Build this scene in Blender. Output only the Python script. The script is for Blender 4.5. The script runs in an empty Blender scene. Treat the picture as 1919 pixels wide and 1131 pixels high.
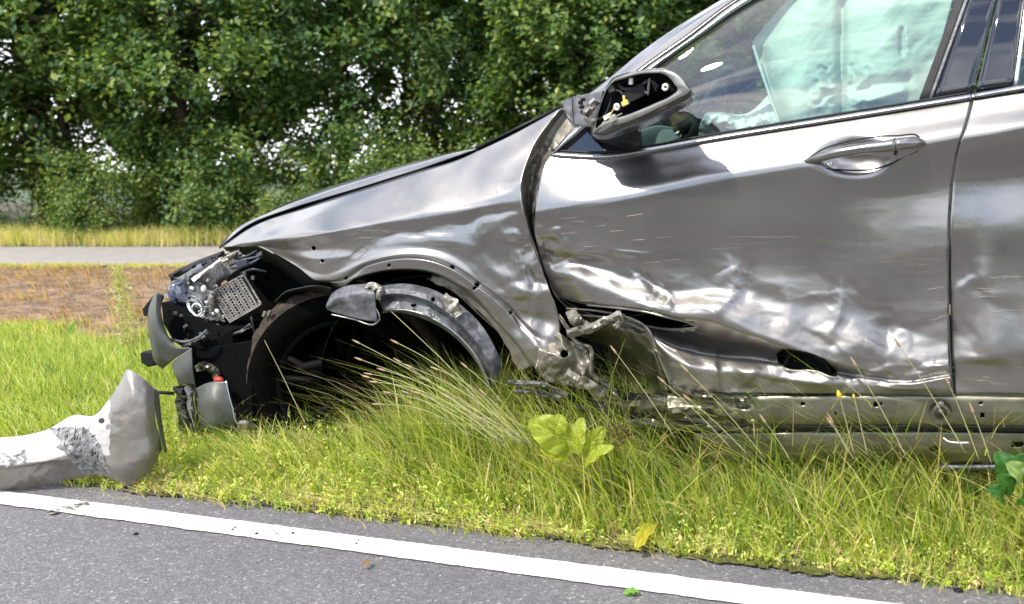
import bpy, math, random
import numpy as np
from mathutils import Vector
random.seed(7); RNG = np.random.default_rng(7)
S = bpy.context.scene
COL = S.collection
# ---------------------------------------------------------------- camera, sky, sun, exposure
FPX, W0, H0, CAMH, HOR = 1866.0, 1919.0, 1131.0, 0.95, 320.0
PITCH = math.atan((H0/2-HOR)/FPX)
cam_d = bpy.data.cameras.new('camera'); cam = bpy.data.objects.new('camera', cam_d); COL.objects.link(cam)
cam.location = (0, 0, CAMH); cam.rotation_euler = (math.pi/2-PITCH, 0, 0)
cam_d.sensor_width = 36; cam_d.lens = FPX/W0*36; cam_d.clip_start = .05; cam_d.clip_end = 3000
cam_d.dof.use_dof = True; cam_d.dof.focus_distance = 3.0; cam_d.dof.aperture_fstop = 4.0
S.camera = cam
SUN_EL, SUN_AZ = math.radians(51), math.radians(231)   # azimuth measured clockwise from +Y: behind the camera, a little left
wd = bpy.data.worlds.new('World'); S.world = wd; wd.use_nodes = True
nt = wd.node_tree; nt.nodes.clear()
def nn(t, ty, **k):
    n = t.nodes.new(ty)
    for a, b in k.items(): setattr(n, a, b)
    return n
sky = nn(nt, 'ShaderNodeTexSky', sky_type='NISHITA', sun_disc=False)
sky.sun_elevation = SUN_EL; sky.sun_rotation = SUN_AZ; sky.air_density = 1.0; sky.dust_density = .2
tc = nn(nt, 'ShaderNodeTexCoord'); mp = nn(nt, 'ShaderNodeMapping'); mp.inputs['Scale'].default_value = (1.6, 1.6, 4.2)
mp.inputs['Rotation'].default_value = (0.25, 0.1, 0.4)
nz = nn(nt, 'ShaderNodeTexNoise'); nz.inputs['Scale'].default_value = 1.7; nz.inputs['Detail'].default_value = 9; nz.inputs['Roughness'].default_value = .58
nz.inputs['Distortion'].default_value = .6
cr = nn(nt, 'ShaderNodeValToRGB'); cr.color_ramp.elements[0].position = .455; cr.color_ramp.elements[1].position = .60
sx = nn(nt, 'ShaderNodeSeparateXYZ'); mr = nn(nt, 'ShaderNodeMapRange')
mr.inputs[1].default_value = 0.02; mr.inputs[2].default_value = .30; mr.inputs[3].default_value = .9; mr.inputs[4].default_value = 0
mx = nn(nt, 'ShaderNodeMath', operation='MAXIMUM')
mc = nn(nt, 'ShaderNodeMix', data_type='RGBA'); mc.inputs[7].default_value = (10.5, 10.6, 11.2, 1)
bg = nn(nt, 'ShaderNodeBackground'); bg.inputs[1].default_value = .15; ow = nn(nt, 'ShaderNodeOutputWorld')
L = nt.links.new
L(tc.outputs['Generated'], mp.inputs[0]); L(mp.outputs[0], nz.inputs['Vector']); L(nz.outputs['Fac'], cr.inputs[0])
L(tc.outputs['Generated'], sx.inputs[0]); L(sx.outputs[2], mr.inputs[0]); L(cr.outputs[0], mx.inputs[0]); L(mr.outputs[0], mx.inputs[1])
L(mx.outputs[0], mc.inputs[0]); L(sky.outputs[0], mc.inputs[6]); L(mc.outputs[2], bg.inputs[0]); L(bg.outputs[0], ow.inputs[0])
sd = bpy.data.lights.new('sun', 'SUN'); sd.energy = 2.9; sd.angle = math.radians(2.0); sd.color = (1, .95, .86)
sun = bpy.data.objects.new('sun', sd); COL.objects.link(sun)
sv = Vector((math.sin(SUN_AZ)*math.cos(SUN_EL), math.cos(SUN_AZ)*math.cos(SUN_EL), math.sin(SUN_EL)))
sun.rotation_euler = sv.to_track_quat('Z', 'Y').to_euler(); sun.location = sv*30
S.view_settings.view_transform = 'Standard'; S.view_settings.look = 'None'; S.view_settings.gamma = 1
S.view_settings.exposure = 0.92
S.cycles.max_bounces = 10; S.cycles.transparent_max_bounces = 24; S.cycles.sample_clamp_indirect = 6

# ---------------------------------------------------------------- geometry of the place
CA, SA = math.cos(PITCH), math.sin(PITCH)
def rays(px, py):
    a = (np.asarray(px, float)-W0/2)/FPX; b = -(np.asarray(py, float)-H0/2)/FPX
    return np.stack([a, CA+SA*b, -SA+CA*b], -1)
CAMP = np.array([0, 0, CAMH])
def G(px, py, z=0.0):
    r = rays(px, py); t = (z-CAMH)/r[..., 2]
    return CAMP+r*t[..., None]
GA, GB = G(300, 862), G(1919, 1080)
CE = (GB-GA); CE /= np.linalg.norm(CE)             # along the car, towards its tail
CN = np.array([-CE[1], CE[0], 0.])                 # into the car
def P(px, py, w):
    """point on the car: seen at that place of the photo, w metres inside the plane of the car's flank"""
    r = rays(px, py); w = np.asarray(w, float)
    t = ((GA-CAMP)@CN+w)/(r@CN)
    return CAMP+r*t[..., None]
CAR0 = G(690, 900); CAR0[2] = 0

# ---------------------------------------------------------------- numeric helpers
def pchip(t, Y, q):
    """monotone cubic through rows Y (K,N...) at t (K) sampled at q (M)"""
    t = np.asarray(t, float); Y = np.asarray(Y, float); q = np.asarray(q, float)
    K = len(t)
    if K == 2:
        f = (q-t[0])/(t[1]-t[0]); return Y[0]+(Y[1]-Y[0])*f.reshape(-1, *[1]*(Y.ndim-1))
    h = np.diff(t).reshape(-1, *[1]*(Y.ndim-1)); d = np.diff(Y, axis=0)/h
    m = np.zeros_like(Y); m[0] = d[0]; m[-1] = d[-1]
    a, b = d[:-1], d[1:]; s = a*b > 0
    w1 = 2*h[1:]+h[:-1]; w2 = h[1:]+2*h[:-1]
    with np.errstate(all='ignore'):
        hm = (w1+w2)/(w1/a+w2/b)
    m[1:-1] = np.where(s, np.nan_to_num(hm), 0)
    i = np.clip(np.searchsorted(t, q, side='right')-1, 0, K-2)
    hh = (t[i+1]-t[i]); x = ((q-t[i])/hh).reshape(-1, *[1]*(Y.ndim-1)); hh = hh.reshape(-1, *[1]*(Y.ndim-1))
    return ((2*x**3-3*x**2+1)*Y[i]+(x**3-2*x**2+x)*hh*m[i]+(-2*x**3+3*x**2)*Y[i+1]+(x**3-x**2)*hh*m[i+1])
def smooth(pts, n, keep=False):
    p = np.asarray(pts, float)
    if len(p) == 2: return p[0]+(p[1]-p[0])*np.linspace(0, 1, n)[:, None]
    d = np.r_[0, np.cumsum(np.linalg.norm(np.diff(p[:, :2], axis=0), axis=1)+1e-6)]; d /= d[-1]
    q = np.linspace(0, 1, n)
    if keep: return np.stack([np.interp(q, d, p[:, k]) for k in range(p.shape[1])], 1)
    # Catmull-Rom through non-uniform knots
    m = np.gradient(p, d, axis=0)
    i = np.clip(np.searchsorted(d, q, side='right')-1, 0, len(d)-2); h = (d[i+1]-d[i])[:, None]; x = ((q-d[i])/(d[i+1]-d[i]))[:, None]
    return (2*x**3-3*x**2+1)*p[i]+(x**3-2*x**2+x)*h*m[i]+(-2*x**3+3*x**2)*p[i+1]+(x**3-x**2)*h*m[i+1]
def loft(curves, nu, nv, keep=False, lin=False):
    """grid (nv,nu,3) of px,py,w through the traced curves"""
    C = np.stack([smooth(c, nu, keep) for c in curves])
    g = np.linalg.norm(np.diff(C[..., :2], axis=0), axis=2).mean(1)+1.0
    t = np.r_[0, np.cumsum(g)]; t /= t[-1]; q = np.linspace(0, 1, nv)
    if lin:
        i = np.clip(np.searchsorted(t, q, side='right')-1, 0, len(t)-2); x = ((q-t[i])/(t[i+1]-t[i]))[:, None, None]
        return C[i]*(1-x)+C[i+1]*x
    return pchip(t, C, q)
_lat = RNG.random((64, 64, 64))
def noise3(p):
    p = np.asarray(p, float); i = np.floor(p).astype(int); f = p-i; f = f*f*(3-2*f); i &= 63; j = (i+1) & 63
    x0, y0, z0 = i[..., 0], i[..., 1], i[..., 2]; x1, y1, z1 = j[..., 0], j[..., 1], j[..., 2]; fx, fy, fz = f[..., 0], f[..., 1], f[..., 2]
    def l(a, b, t): return a+(b-a)*t
    return l(l(l(_lat[x0, y0, z0], _lat[x1, y0, z0], fx), l(_lat[x0, y1, z0], _lat[x1, y1, z0], fx), fy),
             l(l(_lat[x0, y0, z1], _lat[x1, y0, z1], fx), l(_lat[x0, y1, z1], _lat[x1, y1, z1], fx), fy), fz)-.5
def fbm(p, o=3):
    p = np.asarray(p, float); s = 0; a = 1
    for k in range(o): s = s+a*noise3(p*2**k+k*17.3); a *= .5
    return s
def n2(x, y, k=0): return fbm(np.stack([x, y, np.zeros_like(x)+k], -1))
def facet(x, y, sx, sy, rot=0., k=0):
    '''crisp triangular folds: linear value noise on a triangle lattice'''
    c, s = math.cos(rot), math.sin(rot); wx = x+sx*.35*n2(x/sx, y/sy, k+3); wy = y+sy*.35*n2(x/sx, y/sy, k+8)
    u = (wx*c+wy*s)/sx; v = (-wx*s+wy*c)/sy; i = np.floor(u).astype(int); j = np.floor(v).astype(int); fx, fy = u-i, v-j
    a = _lat[i & 63, j & 63, k & 63]; b = _lat[(i+1) & 63, j & 63, k & 63]; d = _lat[i & 63, (j+1) & 63, k & 63]; e = _lat[(i+1) & 63, (j+1) & 63, k & 63]
    return np.where(fx > fy, a+(b-a)*fx+(e-b)*fy, a+(d-a)*fy+(e-d)*fx)-.5
def inpoly(x, y, poly):
    poly = np.asarray(poly, float); c = np.zeros(np.shape(x), bool); j = len(poly)-1
    for i in range(len(poly)):
        xi, yi = poly[i][:2]; xj, yj = poly[j][:2]
        with np.errstate(all='ignore'):
            c ^= ((yi > y) != (yj > y)) & (x < (xj-xi)*(y-yi)/(yj-yi+1e-12)+xi)
        j = i
    return c
def segd(x, y, x0, y0, x1, y1):
    dx, dy = x1-x0, y1-y0; t = np.clip(((x-x0)*dx+(y-y0)*dy)/(dx*dx+dy*dy+1e-9), 0, 1)
    return np.hypot(x-x0-t*dx, y-y0-t*dy), t

# ---------------------------------------------------------------- object helpers
def props(o, label=None, cat=None, group=None, kind=None):
    if label: o['label'] = label
    if cat: o['category'] = cat
    if group: o['group'] = group
    if kind: o['kind'] = kind
    return o
def empty(name, loc, label, cat, group=None):
    o = bpy.data.objects.new(name, None); COL.objects.link(o); o.location = tuple(loc); o.empty_display_size = .1
    return props(o, label, cat, group)
def build(name, V, F, mat, parent=None, off=None, sm=True, colors=None, midx=None, solid=0, bevel=0, auto=None):
    V = np.asarray(V, float).reshape(-1, 3)
    if off is not None: V = V-np.asarray(off)
    me = bpy.data.meshes.new(name)
    if isinstance(F, np.ndarray):
        n = len(F); k = F.shape[1]
        me.vertices.add(len(V)); me.vertices.foreach_set('co', V.astype(np.float32).ravel())
        me.loops.add(n*k); me.loops.foreach_set('vertex_index', F.astype(np.int32).ravel())
        me.polygons.add(n); me.polygons.foreach_set('loop_start', (np.arange(n)*k).astype(np.int32))
        me.update(calc_edges=True); me.validate()
    else:
        me.from_pydata([tuple(v) for v in V], [], [tuple(f) for f in F]); me.update()
    for m in (mat if isinstance(mat, (list, tuple)) else [mat]): me.materials.append(m)
    if midx is not None: me.polygons.foreach_set('material_index', np.asarray(midx, np.int32))
    me.polygons.foreach_set('use_smooth', np.full(len(me.polygons), bool(sm)))
    if colors is not None:
        at = me.color_attributes.new('Col', 'FLOAT_COLOR', 'POINT')
        c = np.ones((len(V), 4), np.float32); c[:, :3] = colors; at.data.foreach_set('color', c.ravel())
    o = bpy.data.objects.new(name, me); COL.objects.link(o)
    if parent is not None: o.parent = parent
    if solid:
        s = o.modifiers.new('thickness', 'SOLIDIFY'); s.thickness = abs(solid); s.offset = -1 if solid > 0 else 1
    if bevel:
        b = o.modifiers.new('bevel', 'BEVEL'); b.width = bevel; b.segments = 2; b.limit_method = 'ANGLE'
    if auto is not None:
        e = o.modifiers.new('split', 'EDGE_SPLIT'); e.split_angle = math.radians(auto)
    return o
def gridfaces(nv, nu, closed=False, mask=None, flip=False):
    i, j = np.meshgrid(np.arange(nv-1), np.arange(nu if closed else nu-1), indexing='ij')
    a = i*nu+j; b = i*nu+(j+1) % nu; c = (i+1)*nu+(j+1) % nu; d = (i+1)*nu+j
    F = np.stack([a, b, c, d] if flip else [a, d, c, b], -1)
    if mask is not None: F = F[mask]
    return F.reshape(-1, 4)
CAR = None
def panel(name, g, mat, parent, hole=None, disp=None, solid=.0012, off=None, midx=None, **k):
    """sheet-metal panel from a px,py,w grid; faces point towards the road"""
    g = g.copy()
    if disp is not None: g[..., 2] += disp(g[..., 0], g[..., 1])
    V = P(g[..., 0], g[..., 1], g[..., 2]); nv, nu = g.shape[:2]
    c = (g[:-1, :-1]+g[1:, 1:])/2; m = np.ones((nv-1, nu-1), bool)
    if hole is not None: m &= ~hole(c[..., 0], c[..., 1])
    F = gridfaces(nv, nu, mask=m)
    mi = None
    if midx is not None: mi = midx(c[..., 0], c[..., 1])[m]
    return build(name, V, F, mat, parent, CAR0 if off is None else off, solid=solid, midx=mi, **k)
def tube_mesh(path, rad, seg=8, flat=1.0, closed_ends=True, up=(0, 0, 1)):
    p = np.asarray(path, float); n = len(p); rad = np.broadcast_to(np.asarray(rad, float), (n,))
    t = np.gradient(p, axis=0); t /= np.linalg.norm(t, axis=1)[:, None]+1e-12
    u = np.cross(t, up); bad = np.linalg.norm(u, axis=1) < .1
    u[bad] = np.cross(t[bad], (1, .2, 0)); u /= np.linalg.norm(u, axis=1)[:, None]; v = np.cross(u, t)
    a = np.linspace(0, 2*np.pi, seg, endpoint=False)
    V = p[:, None]+rad[:, None, None]*(u[:, None]*np.cos(a)[:, None]+v[:, None]*np.sin(a)[:, None]*flat)
    V = V.reshape(-1, 3); F = [tuple(f) for f in gridfaces(n, seg, closed=True, flip=True)]
    if closed_ends: F.append(tuple(range(seg))[::-1]); F.append(tuple(range((n-1)*seg, n*seg)))
    return V, F
def tube(name, path, rad, mat, parent=None, off=None, seg=8, flat=1.0, **k):
    V, F = tube_mesh(path, rad, seg, flat); return build(name, V, F, mat, parent, off, **k)
def ptube(name, pts, rad, mat, parent, n=0, **k):
    p = np.asarray(pts, float)
    if n: p = smooth(p, n)
    return tube(name, P(p[:, 0], p[:, 1], p[:, 2]), rad, mat, parent, CAR0, **k)
def prism(poly, w, th):
    """traced polygon at depth w, th thick (inwards)"""
    p = np.asarray(poly, float); w = np.broadcast_to(np.asarray(p[:, 2] if p.shape[1] > 2 else w, float), (len(p),)); n = len(p)
    a = P(p[:, 0], p[:, 1], w); b = a+CN*th
    ar = sum(p[i-1][0]*p[i][1]-p[i][0]*p[i-1][1] for i in range(n))
    f = list(range(n)); F = []
    if ar > 0: F.append(f[::-1]); F.append([i+n for i in f]); F += [[i, (i+1) % n, (i+1) % n+n, i+n] for i in range(n)]
    else: F.append(f); F.append([i+n for i in f][::-1]); F += [[(i+1) % n, i, i+n, (i+1) % n+n] for i in range(n)]
    F = [tuple(x[::-1]) for x in F]
    return np.vstack([a, b]), F
def plate(name, poly, w, th, mat, parent, bevel=.0015, **k):
    V, F = prism(poly, w, th); return build(name, V, F, mat, parent, CAR0, sm=False, bevel=bevel, **k)
def loops(name, Ls, mat, parent, n=64, cap0=False, cap1=False, off=None, keep=False, mode=None, **k):
    """shell lofted through closed traced outlines (px,py,w)"""
    R = []
    for l in Ls:
        l = np.asarray(l, float); l = np.vstack([l, l[:1]]); c = smooth(l, n+1, keep)[:-1]; R.append(P(c[:, 0], c[:, 1], c[:, 2]))
    V = np.concatenate(R); F = [tuple(f) for f in gridfaces(len(R), n, closed=True)]
    if cap0: F.append(tuple(range(n)))
    if cap1: F.append(tuple(range((len(R)-1)*n, len(R)*n))[::-1])
    return build(name, V, F, mat, parent, CAR0 if off is None else off, **k)
def shrink(l, cx, cy, s, w=None, dx=0, dy=0):
    l = np.asarray(l, float).copy(); l[:, 0] = cx+(l[:, 0]-cx)*s+dx; l[:, 1] = cy+(l[:, 1]-cy)*s+dy
    if w is not None: l = np.c_[l[:, :2], np.full(len(l), w)]
    return l
def boxm(c, ax, ay, az):
    c, ax, ay, az = map(np.asarray, (c, ax, ay, az))
    V = [c+i*ax+j*ay+k*az for i in (-1, 1) for j in (-1, 1) for k in (-1, 1)]
    return np.array(V), [(0, 1, 3, 2), (4, 6, 7, 5), (0, 4, 5, 1), (2, 3, 7, 6), (0, 2, 6, 4), (1, 5, 7, 3)]
def join(ms):
    V = []; F = []; n = 0
    for v, f in ms:
        V.append(np.asarray(v)); F += [tuple(i+n for i in q) for q in f]; n += len(v)
    return np.vstack(V), F
UZ = np.array([0, 0, 1.])

# ---------------------------------------------------------------- materials
def mat(name):
    m = bpy.data.materials.new(name); m.use_nodes = True; t = m.node_tree; t.nodes.clear()
    o = nn(t, 'ShaderNodeOutputMaterial'); return m, t, o
def ramp(t, src, stops):
    r = nn(t, 'ShaderNodeValToRGB'); e = r.color_ramp.elements
    while len(e) < len(stops): e.new(.5)
    for q, (p, c) in zip(e, stops): q.position = p; q.color = (*c, 1) if len(c) == 3 else c
    t.links.new(src, r.inputs[0]); return r
def noi(t, scale, detail=4, rough=.55, vec=None, sc=None, obj=True):
    n = nn(t, 'ShaderNodeTexNoise'); n.inputs['Scale'].default_value = scale; n.inputs['Detail'].default_value = detail; n.inputs['Roughness'].default_value = rough
    c = nn(t, 'ShaderNodeTexCoord'); v = c.outputs['Object']
    if sc is not None:
        m = nn(t, 'ShaderNodeMapping'); m.inputs['Scale'].default_value = sc; t.links.new(v, m.inputs[0]); v = m.outputs[0]
    t.links.new(v, n.inputs['Vector']); return n
def g3(v): return (v, v, v)
def simple(name, base, rough=.5, metal=0, coat=0, var=.25, vs=18, bump=0, bs=80, spec=.5, sc=None, alt=None, coatr=.06, rvar=.1):
    m, t, o = mat(name); l = t.links.new; b = nn(t, 'ShaderNodeBsdfPrincipled')
    b.inputs['Metallic'].default_value = metal; b.inputs['Coat Weight'].default_value = coat; b.inputs['Coat Roughness'].default_value = coatr
    b.inputs['Specular IOR Level'].default_value = spec
    n = noi(t, vs, 6, .6, sc=sc)
    hi = alt if alt else tuple(min(1, c*(1+var)) for c in base)
    r = ramp(t, n.outputs['Fac'], [(.3, tuple(c*(1-var) for c in base)), (.7, hi)]); l(r.outputs[0], b.inputs['Base Color'])
    r2 = ramp(t, n.outputs['Fac'], [(.3, g3(max(.02, rough-rvar))), (.7, g3(min(1, rough+rvar)))]); l(r2.outputs[0], b.inputs['Roughness'])
    if bump:
        n2_ = noi(t, bs, 5, .6, sc=sc); bp = nn(t, 'ShaderNodeBump'); bp.inputs['Strength'].default_value = bump; bp.inputs['Distance'].default_value = .01
        l(n2_.outputs['Fac'], bp.inputs['Height']); l(bp.outputs[0], b.inputs['Normal'])
    l(b.outputs[0], o.inputs[0]); return m
def foliage(name, trans=.35, rough=.5, spec=.35):
    m, t, o = mat(name); l = t.links.new; b = nn(t, 'ShaderNodeBsdfPrincipled'); a = nn(t, 'ShaderNodeAttribute', attribute_name='Col')
    b.inputs['Roughness'].default_value = rough; b.inputs['Specular IOR Level'].default_value = spec
    l(a.outputs['Color'], b.inputs['Base Color']); tr = nn(t, 'ShaderNodeBsdfTranslucent')
    h = nn(t, 'ShaderNodeMix', data_type='RGBA', blend_type='MULTIPLY'); h.inputs[0].default_value = 1; h.inputs[7].default_value = (1.5, 1.45, .7, 1)
    l(a.outputs['Color'], h.inputs[6]); l(h.outputs[2], tr.inputs[0])
    s = nn(t, 'ShaderNodeMixShader'); s.inputs[0].default_value = trans; l(b.outputs[0], s.inputs[1]); l(tr.outputs[0], s.inputs[2]); l(s.outputs[0], o.inputs[0])
    return m
def carpaint(name, dirty=0.0):
    m, t, o = mat(name); l = t.links.new; b = nn(t, 'ShaderNodeBsdfPrincipled')
    b.inputs['Metallic'].default_value = .96; b.inputs['Coat Weight'].default_value = 1 if dirty < .5 else .3; b.inputs['Coat Roughness'].default_value = .11+.12*dirty
    # scuffs run along the flank: stretched noise, plus blotchy road film
    n = noi(t, 5, 6, .6); 
    r = ramp(t, n.outputs['Fac'], [(.25, (.245, .228, .21)), (.75, (.295, .277, .258))])
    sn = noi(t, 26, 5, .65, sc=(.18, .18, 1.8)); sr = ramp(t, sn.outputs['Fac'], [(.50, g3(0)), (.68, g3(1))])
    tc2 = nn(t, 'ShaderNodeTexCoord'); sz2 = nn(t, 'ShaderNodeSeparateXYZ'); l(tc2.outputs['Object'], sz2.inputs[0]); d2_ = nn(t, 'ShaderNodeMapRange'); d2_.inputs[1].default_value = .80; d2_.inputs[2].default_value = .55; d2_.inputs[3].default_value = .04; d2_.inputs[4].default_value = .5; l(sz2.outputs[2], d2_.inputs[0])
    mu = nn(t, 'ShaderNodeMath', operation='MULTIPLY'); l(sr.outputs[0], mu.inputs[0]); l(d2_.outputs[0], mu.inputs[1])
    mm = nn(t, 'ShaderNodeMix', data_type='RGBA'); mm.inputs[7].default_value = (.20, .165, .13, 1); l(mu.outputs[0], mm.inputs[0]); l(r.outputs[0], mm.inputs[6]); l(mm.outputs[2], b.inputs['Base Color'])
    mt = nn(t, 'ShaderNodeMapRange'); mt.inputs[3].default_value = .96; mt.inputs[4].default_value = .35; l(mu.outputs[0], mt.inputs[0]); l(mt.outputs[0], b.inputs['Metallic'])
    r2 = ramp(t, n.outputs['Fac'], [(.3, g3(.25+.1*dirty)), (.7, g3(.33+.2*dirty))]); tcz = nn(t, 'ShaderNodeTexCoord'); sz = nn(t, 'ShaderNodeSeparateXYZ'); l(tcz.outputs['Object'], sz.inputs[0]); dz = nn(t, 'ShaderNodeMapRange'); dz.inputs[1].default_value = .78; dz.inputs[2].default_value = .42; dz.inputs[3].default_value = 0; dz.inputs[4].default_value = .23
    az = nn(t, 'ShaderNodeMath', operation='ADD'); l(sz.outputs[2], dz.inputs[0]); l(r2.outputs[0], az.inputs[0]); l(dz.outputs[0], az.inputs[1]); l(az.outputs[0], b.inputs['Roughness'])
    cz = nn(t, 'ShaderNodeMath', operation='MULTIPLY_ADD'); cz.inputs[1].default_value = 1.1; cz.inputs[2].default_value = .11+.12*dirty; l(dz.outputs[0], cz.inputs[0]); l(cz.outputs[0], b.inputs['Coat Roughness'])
    l(b.outputs[0], o.inputs[0]); return m
M = {}
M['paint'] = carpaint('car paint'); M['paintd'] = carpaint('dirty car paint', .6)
M['sillp'] = simple('sill paint with grass reflection', (.17, .16, .105), .40, .85, coat=.25, var=.25, vs=9, alt=(.23, .215, .15), coatr=.2)  # olive tint paints the grass reflection into sill and hinge post
M['mshell'] = simple('dark mirror shell', (.045, .04, .036), .25, .2, coat=.6, var=.2)
M['mrim'] = simple('grey mirror rim', (.24, .23, .21), .28, .5, coat=.4, var=.12, vs=20)
M['inner'] = simple('dusty inner metal', (.20, .175, .13), .42, .55, coat=.2, var=.35, vs=22, bump=.15, bs=60, alt=(.27, .25, .2))
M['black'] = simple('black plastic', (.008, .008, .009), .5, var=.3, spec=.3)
M['void'] = simple('cavity shade black', (.003, .003, .003), .95, var=.4, spec=.1)  # near-black colour stands in for deep shade inside gaps and cavities
M['blackr'] = simple('dark rubber', (.016, .015, .014), .7, var=.4, bump=.2)
M['greyp'] = simple('grey scuffed plastic', (.075, .075, .08), .38, var=.5, vs=30, bump=.25, bs=90, alt=(.17, .17, .18))
M['trim'] = simple('satin aluminium trim', (.50, .50, .49), .28, .95, var=.08)
M['glossb'] = simple('gloss black trim', (.008, .008, .011), .04, coat=1, var=.1, coatr=.02, rvar=0)
M['silver'] = simple('bare bent metal', (.36, .33, .285), .38, .55, var=.35, vs=50, bump=.2, bs=120)
M['chrome'] = simple('chrome reflector', (.8, .8, .8), .12, 1, var=.1)
M['tyre'] = simple('dirty tyre', (.02, .017, .014), .9, var=.4, vs=34, bump=1.0, bs=120, alt=(.10, .068, .042))
M['rim'] = simple('shade-black rim', (.004, .004, .004), .7, 0, var=.4, spec=.1)  # rim and sidewall near-black: wheel arch shade put into the colour
M['side'] = simple('tyre sidewall', (.004, .004, .0035), .95, var=.4, spec=.02)
M['red'] = simple('red plastic', (.5, .03, .02), .4)
M['blue'] = simple('dark bluish cable', (.025, .03, .045), .45)
M['white'] = simple('white plastic', (.75, .73, .68), .4, var=.1)
M['yellow'] = simple('yellow connector', (.6, .5, .12), .4)
M['bag'] = simple('airbag fabric', (.48, .50, .48), .8, var=.05, bump=.35, bs=40)
M['bagc'] = simple('crumpled airbag fabric', (.62, .66, .66), .8, var=.18, vs=30, bump=.8, bs=50)
M['seat'] = simple('dark cabin trim', (.02, .02, .022), .75, var=.3)
M['dash'] = simple('cabin grey', (.10, .11, .12), .7, var=.3)
def glassmat(name, tint, refl=1.55, rough=0.0):
    m, t, o = mat(name); l = t.links.new; tr = nn(t, 'ShaderNodeBsdfTransparent'); tr.inputs[0].default_value = (*tint, 1)
    gl = nn(t, 'ShaderNodeBsdfGlossy'); gl.inputs['Roughness'].default_value = rough
    f0 = ((refl-1)/(refl+1))**2; lw = nn(t, 'ShaderNodeLayerWeight'); lw.inputs[0].default_value = .5; s = nn(t, 'ShaderNodeMixShader')
    pw = nn(t, 'ShaderNodeMath', operation='POWER'); pw.inputs[1].default_value = 5; ma = nn(t, 'ShaderNodeMath', operation='MULTIPLY_ADD'); ma.inputs[1].default_value = 1-f0; ma.inputs[2].default_value = f0
    l(lw.outputs['Facing'], pw.inputs[0]); l(pw.outputs[0], ma.inputs[0]); l(ma.outputs[0], s.inputs[0]); l(tr.outputs[0], s.inputs[1]); l(gl.outputs[0], s.inputs[2]); l(s.outputs[0], o.inputs[0]); return m
M['glass'] = glassmat('tinted window glass', (.72, .90, .80), 2.2)
M['dglass'] = glassmat('windscreen glass', (.55, .68, .60), 1.45)
M['lens'] = glassmat('clear lens', (.85, .9, 1), 1.7, .05)
M['leaf'] = foliage('leaves', .45, .42, .45); M['grass'] = foliage('grass blades', .4, .5, .3)
M['bark'] = simple('bark', (.06, .045, .03), .9, var=.5, vs=10, bump=.8, bs=30, sc=(1, 1, .25))
# ================================================================ THE SETTING
RE0 = G(280, 918); RD = G(1919, 1108)-RE0; RD /= np.linalg.norm(RD); RN = np.array([-RD[1], RD[0], 0.])   # road edge, its direction, away from the road
def rd(s, t, z=0.):
    s, t, z = np.broadcast_arrays(np.asarray(s, float), t, z)
    return RE0+s[..., None]*RD+t[..., None]*RN+z[..., None]*UZ
def road_material():
    m, t, o = mat('asphalt'); l = t.links.new; b = nn(t, 'ShaderNodeBsdfPrincipled'); b.inputs['Specular IOR Level'].default_value = .35
    c = nn(t, 'ShaderNodeTexCoord'); v = nn(t, 'ShaderNodeTexVoronoi'); v.inputs['Scale'].default_value = 170; l(c.outputs['Object'], v.inputs['Vector'])
    sp = nn(t, 'ShaderNodeSeparateColor'); l(v.outputs['Color'], sp.inputs[0])
    st = ramp(t, sp.outputs[0], [(0, (.115, .114, .12)), (.45, (.145, .142, .148)), (.8, (.18, .177, .182)), (.96, (.22, .215, .215)), (1, (.38, .37, .36))])
    n = noi(t, 1.3, 5, .6); w = ramp(t, n.outputs['Fac'], [(.3, (.84, .82, .84)), (.7, (1.2, 1.14, 1.10))])
    n3 = noi(t, 420, 2, .5); w3 = ramp(t, n3.outputs['Fac'], [(.35, g3(.75)), (.65, g3(1.22))])
    a = nn(t, 'ShaderNodeMix', data_type='RGBA', blend_type='MULTIPLY'); a.inputs[0].default_value = 1; l(st.outputs[0], a.inputs[6]); l(w.outputs[0], a.inputs[7])
    a2 = nn(t, 'ShaderNodeMix', data_type='RGBA', blend_type='MULTIPLY'); a2.inputs[0].default_value = .7; l(a.outputs[2], a2.inputs[6]); l(w3.outputs[0], a2.inputs[7])
    l(a2.outputs[2], b.inputs['Base Color']); b.inputs['Roughness'].default_value = .85
    bp = nn(t, 'ShaderNodeBump'); bp.inputs['Strength'].default_value = .7; bp.inputs['Distance'].default_value = .004
    ad = nn(t, 'ShaderNodeMath', operation='ADD'); l(v.outputs['Distance'], ad.inputs[0]); l(n3.outputs['Fac'], ad.inputs[1]); l(ad.outputs[0], bp.inputs['Height']); l(bp.outputs[0], b.inputs['Normal'])
    l(b.outputs[0], o.inputs[0]); return m
M['road'] = road_material()
M['line'] = simple('worn white paint', (.68, .67, .65), .7, var=.10, vs=120, bump=.35, bs=260)
M['path'] = simple('pale path asphalt', (.29, .26, .235), .9, var=.15, vs=6, bump=.2, bs=120)
def soil_mat():
    m, t, o = mat('soil'); l = t.links.new; b = nn(t, 'ShaderNodeBsdfPrincipled'); b.inputs['Roughness'].default_value = .95
    n = noi(t, 9, 8, .7); r = ramp(t, n.outputs['Fac'], [(.3, (.03, .023, .016)), (.5, (.075, .06, .042)), (.62, (.14, .12, .085)), (.75, (.10, .10, .04))])
    l(r.outputs[0], b.inputs['Base Color']); n2_ = noi(t, 45, 6, .7); bp = nn(t, 'ShaderNodeBump'); bp.inputs['Strength'].default_value = .9; bp.inputs['Distance'].default_value = .02
    l(n2_.outputs['Fac'], bp.inputs['Height']); l(bp.outputs[0], b.inputs['Normal']); l(b.outputs[0], o.inputs[0]); return m
M['soil'] = soil_mat()
M['earth'] = simple('reddish bare earth', (.10, .06, .038), .95, var=.6, vs=7, bump=1, bs=30, alt=(.33, .22, .14))
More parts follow.
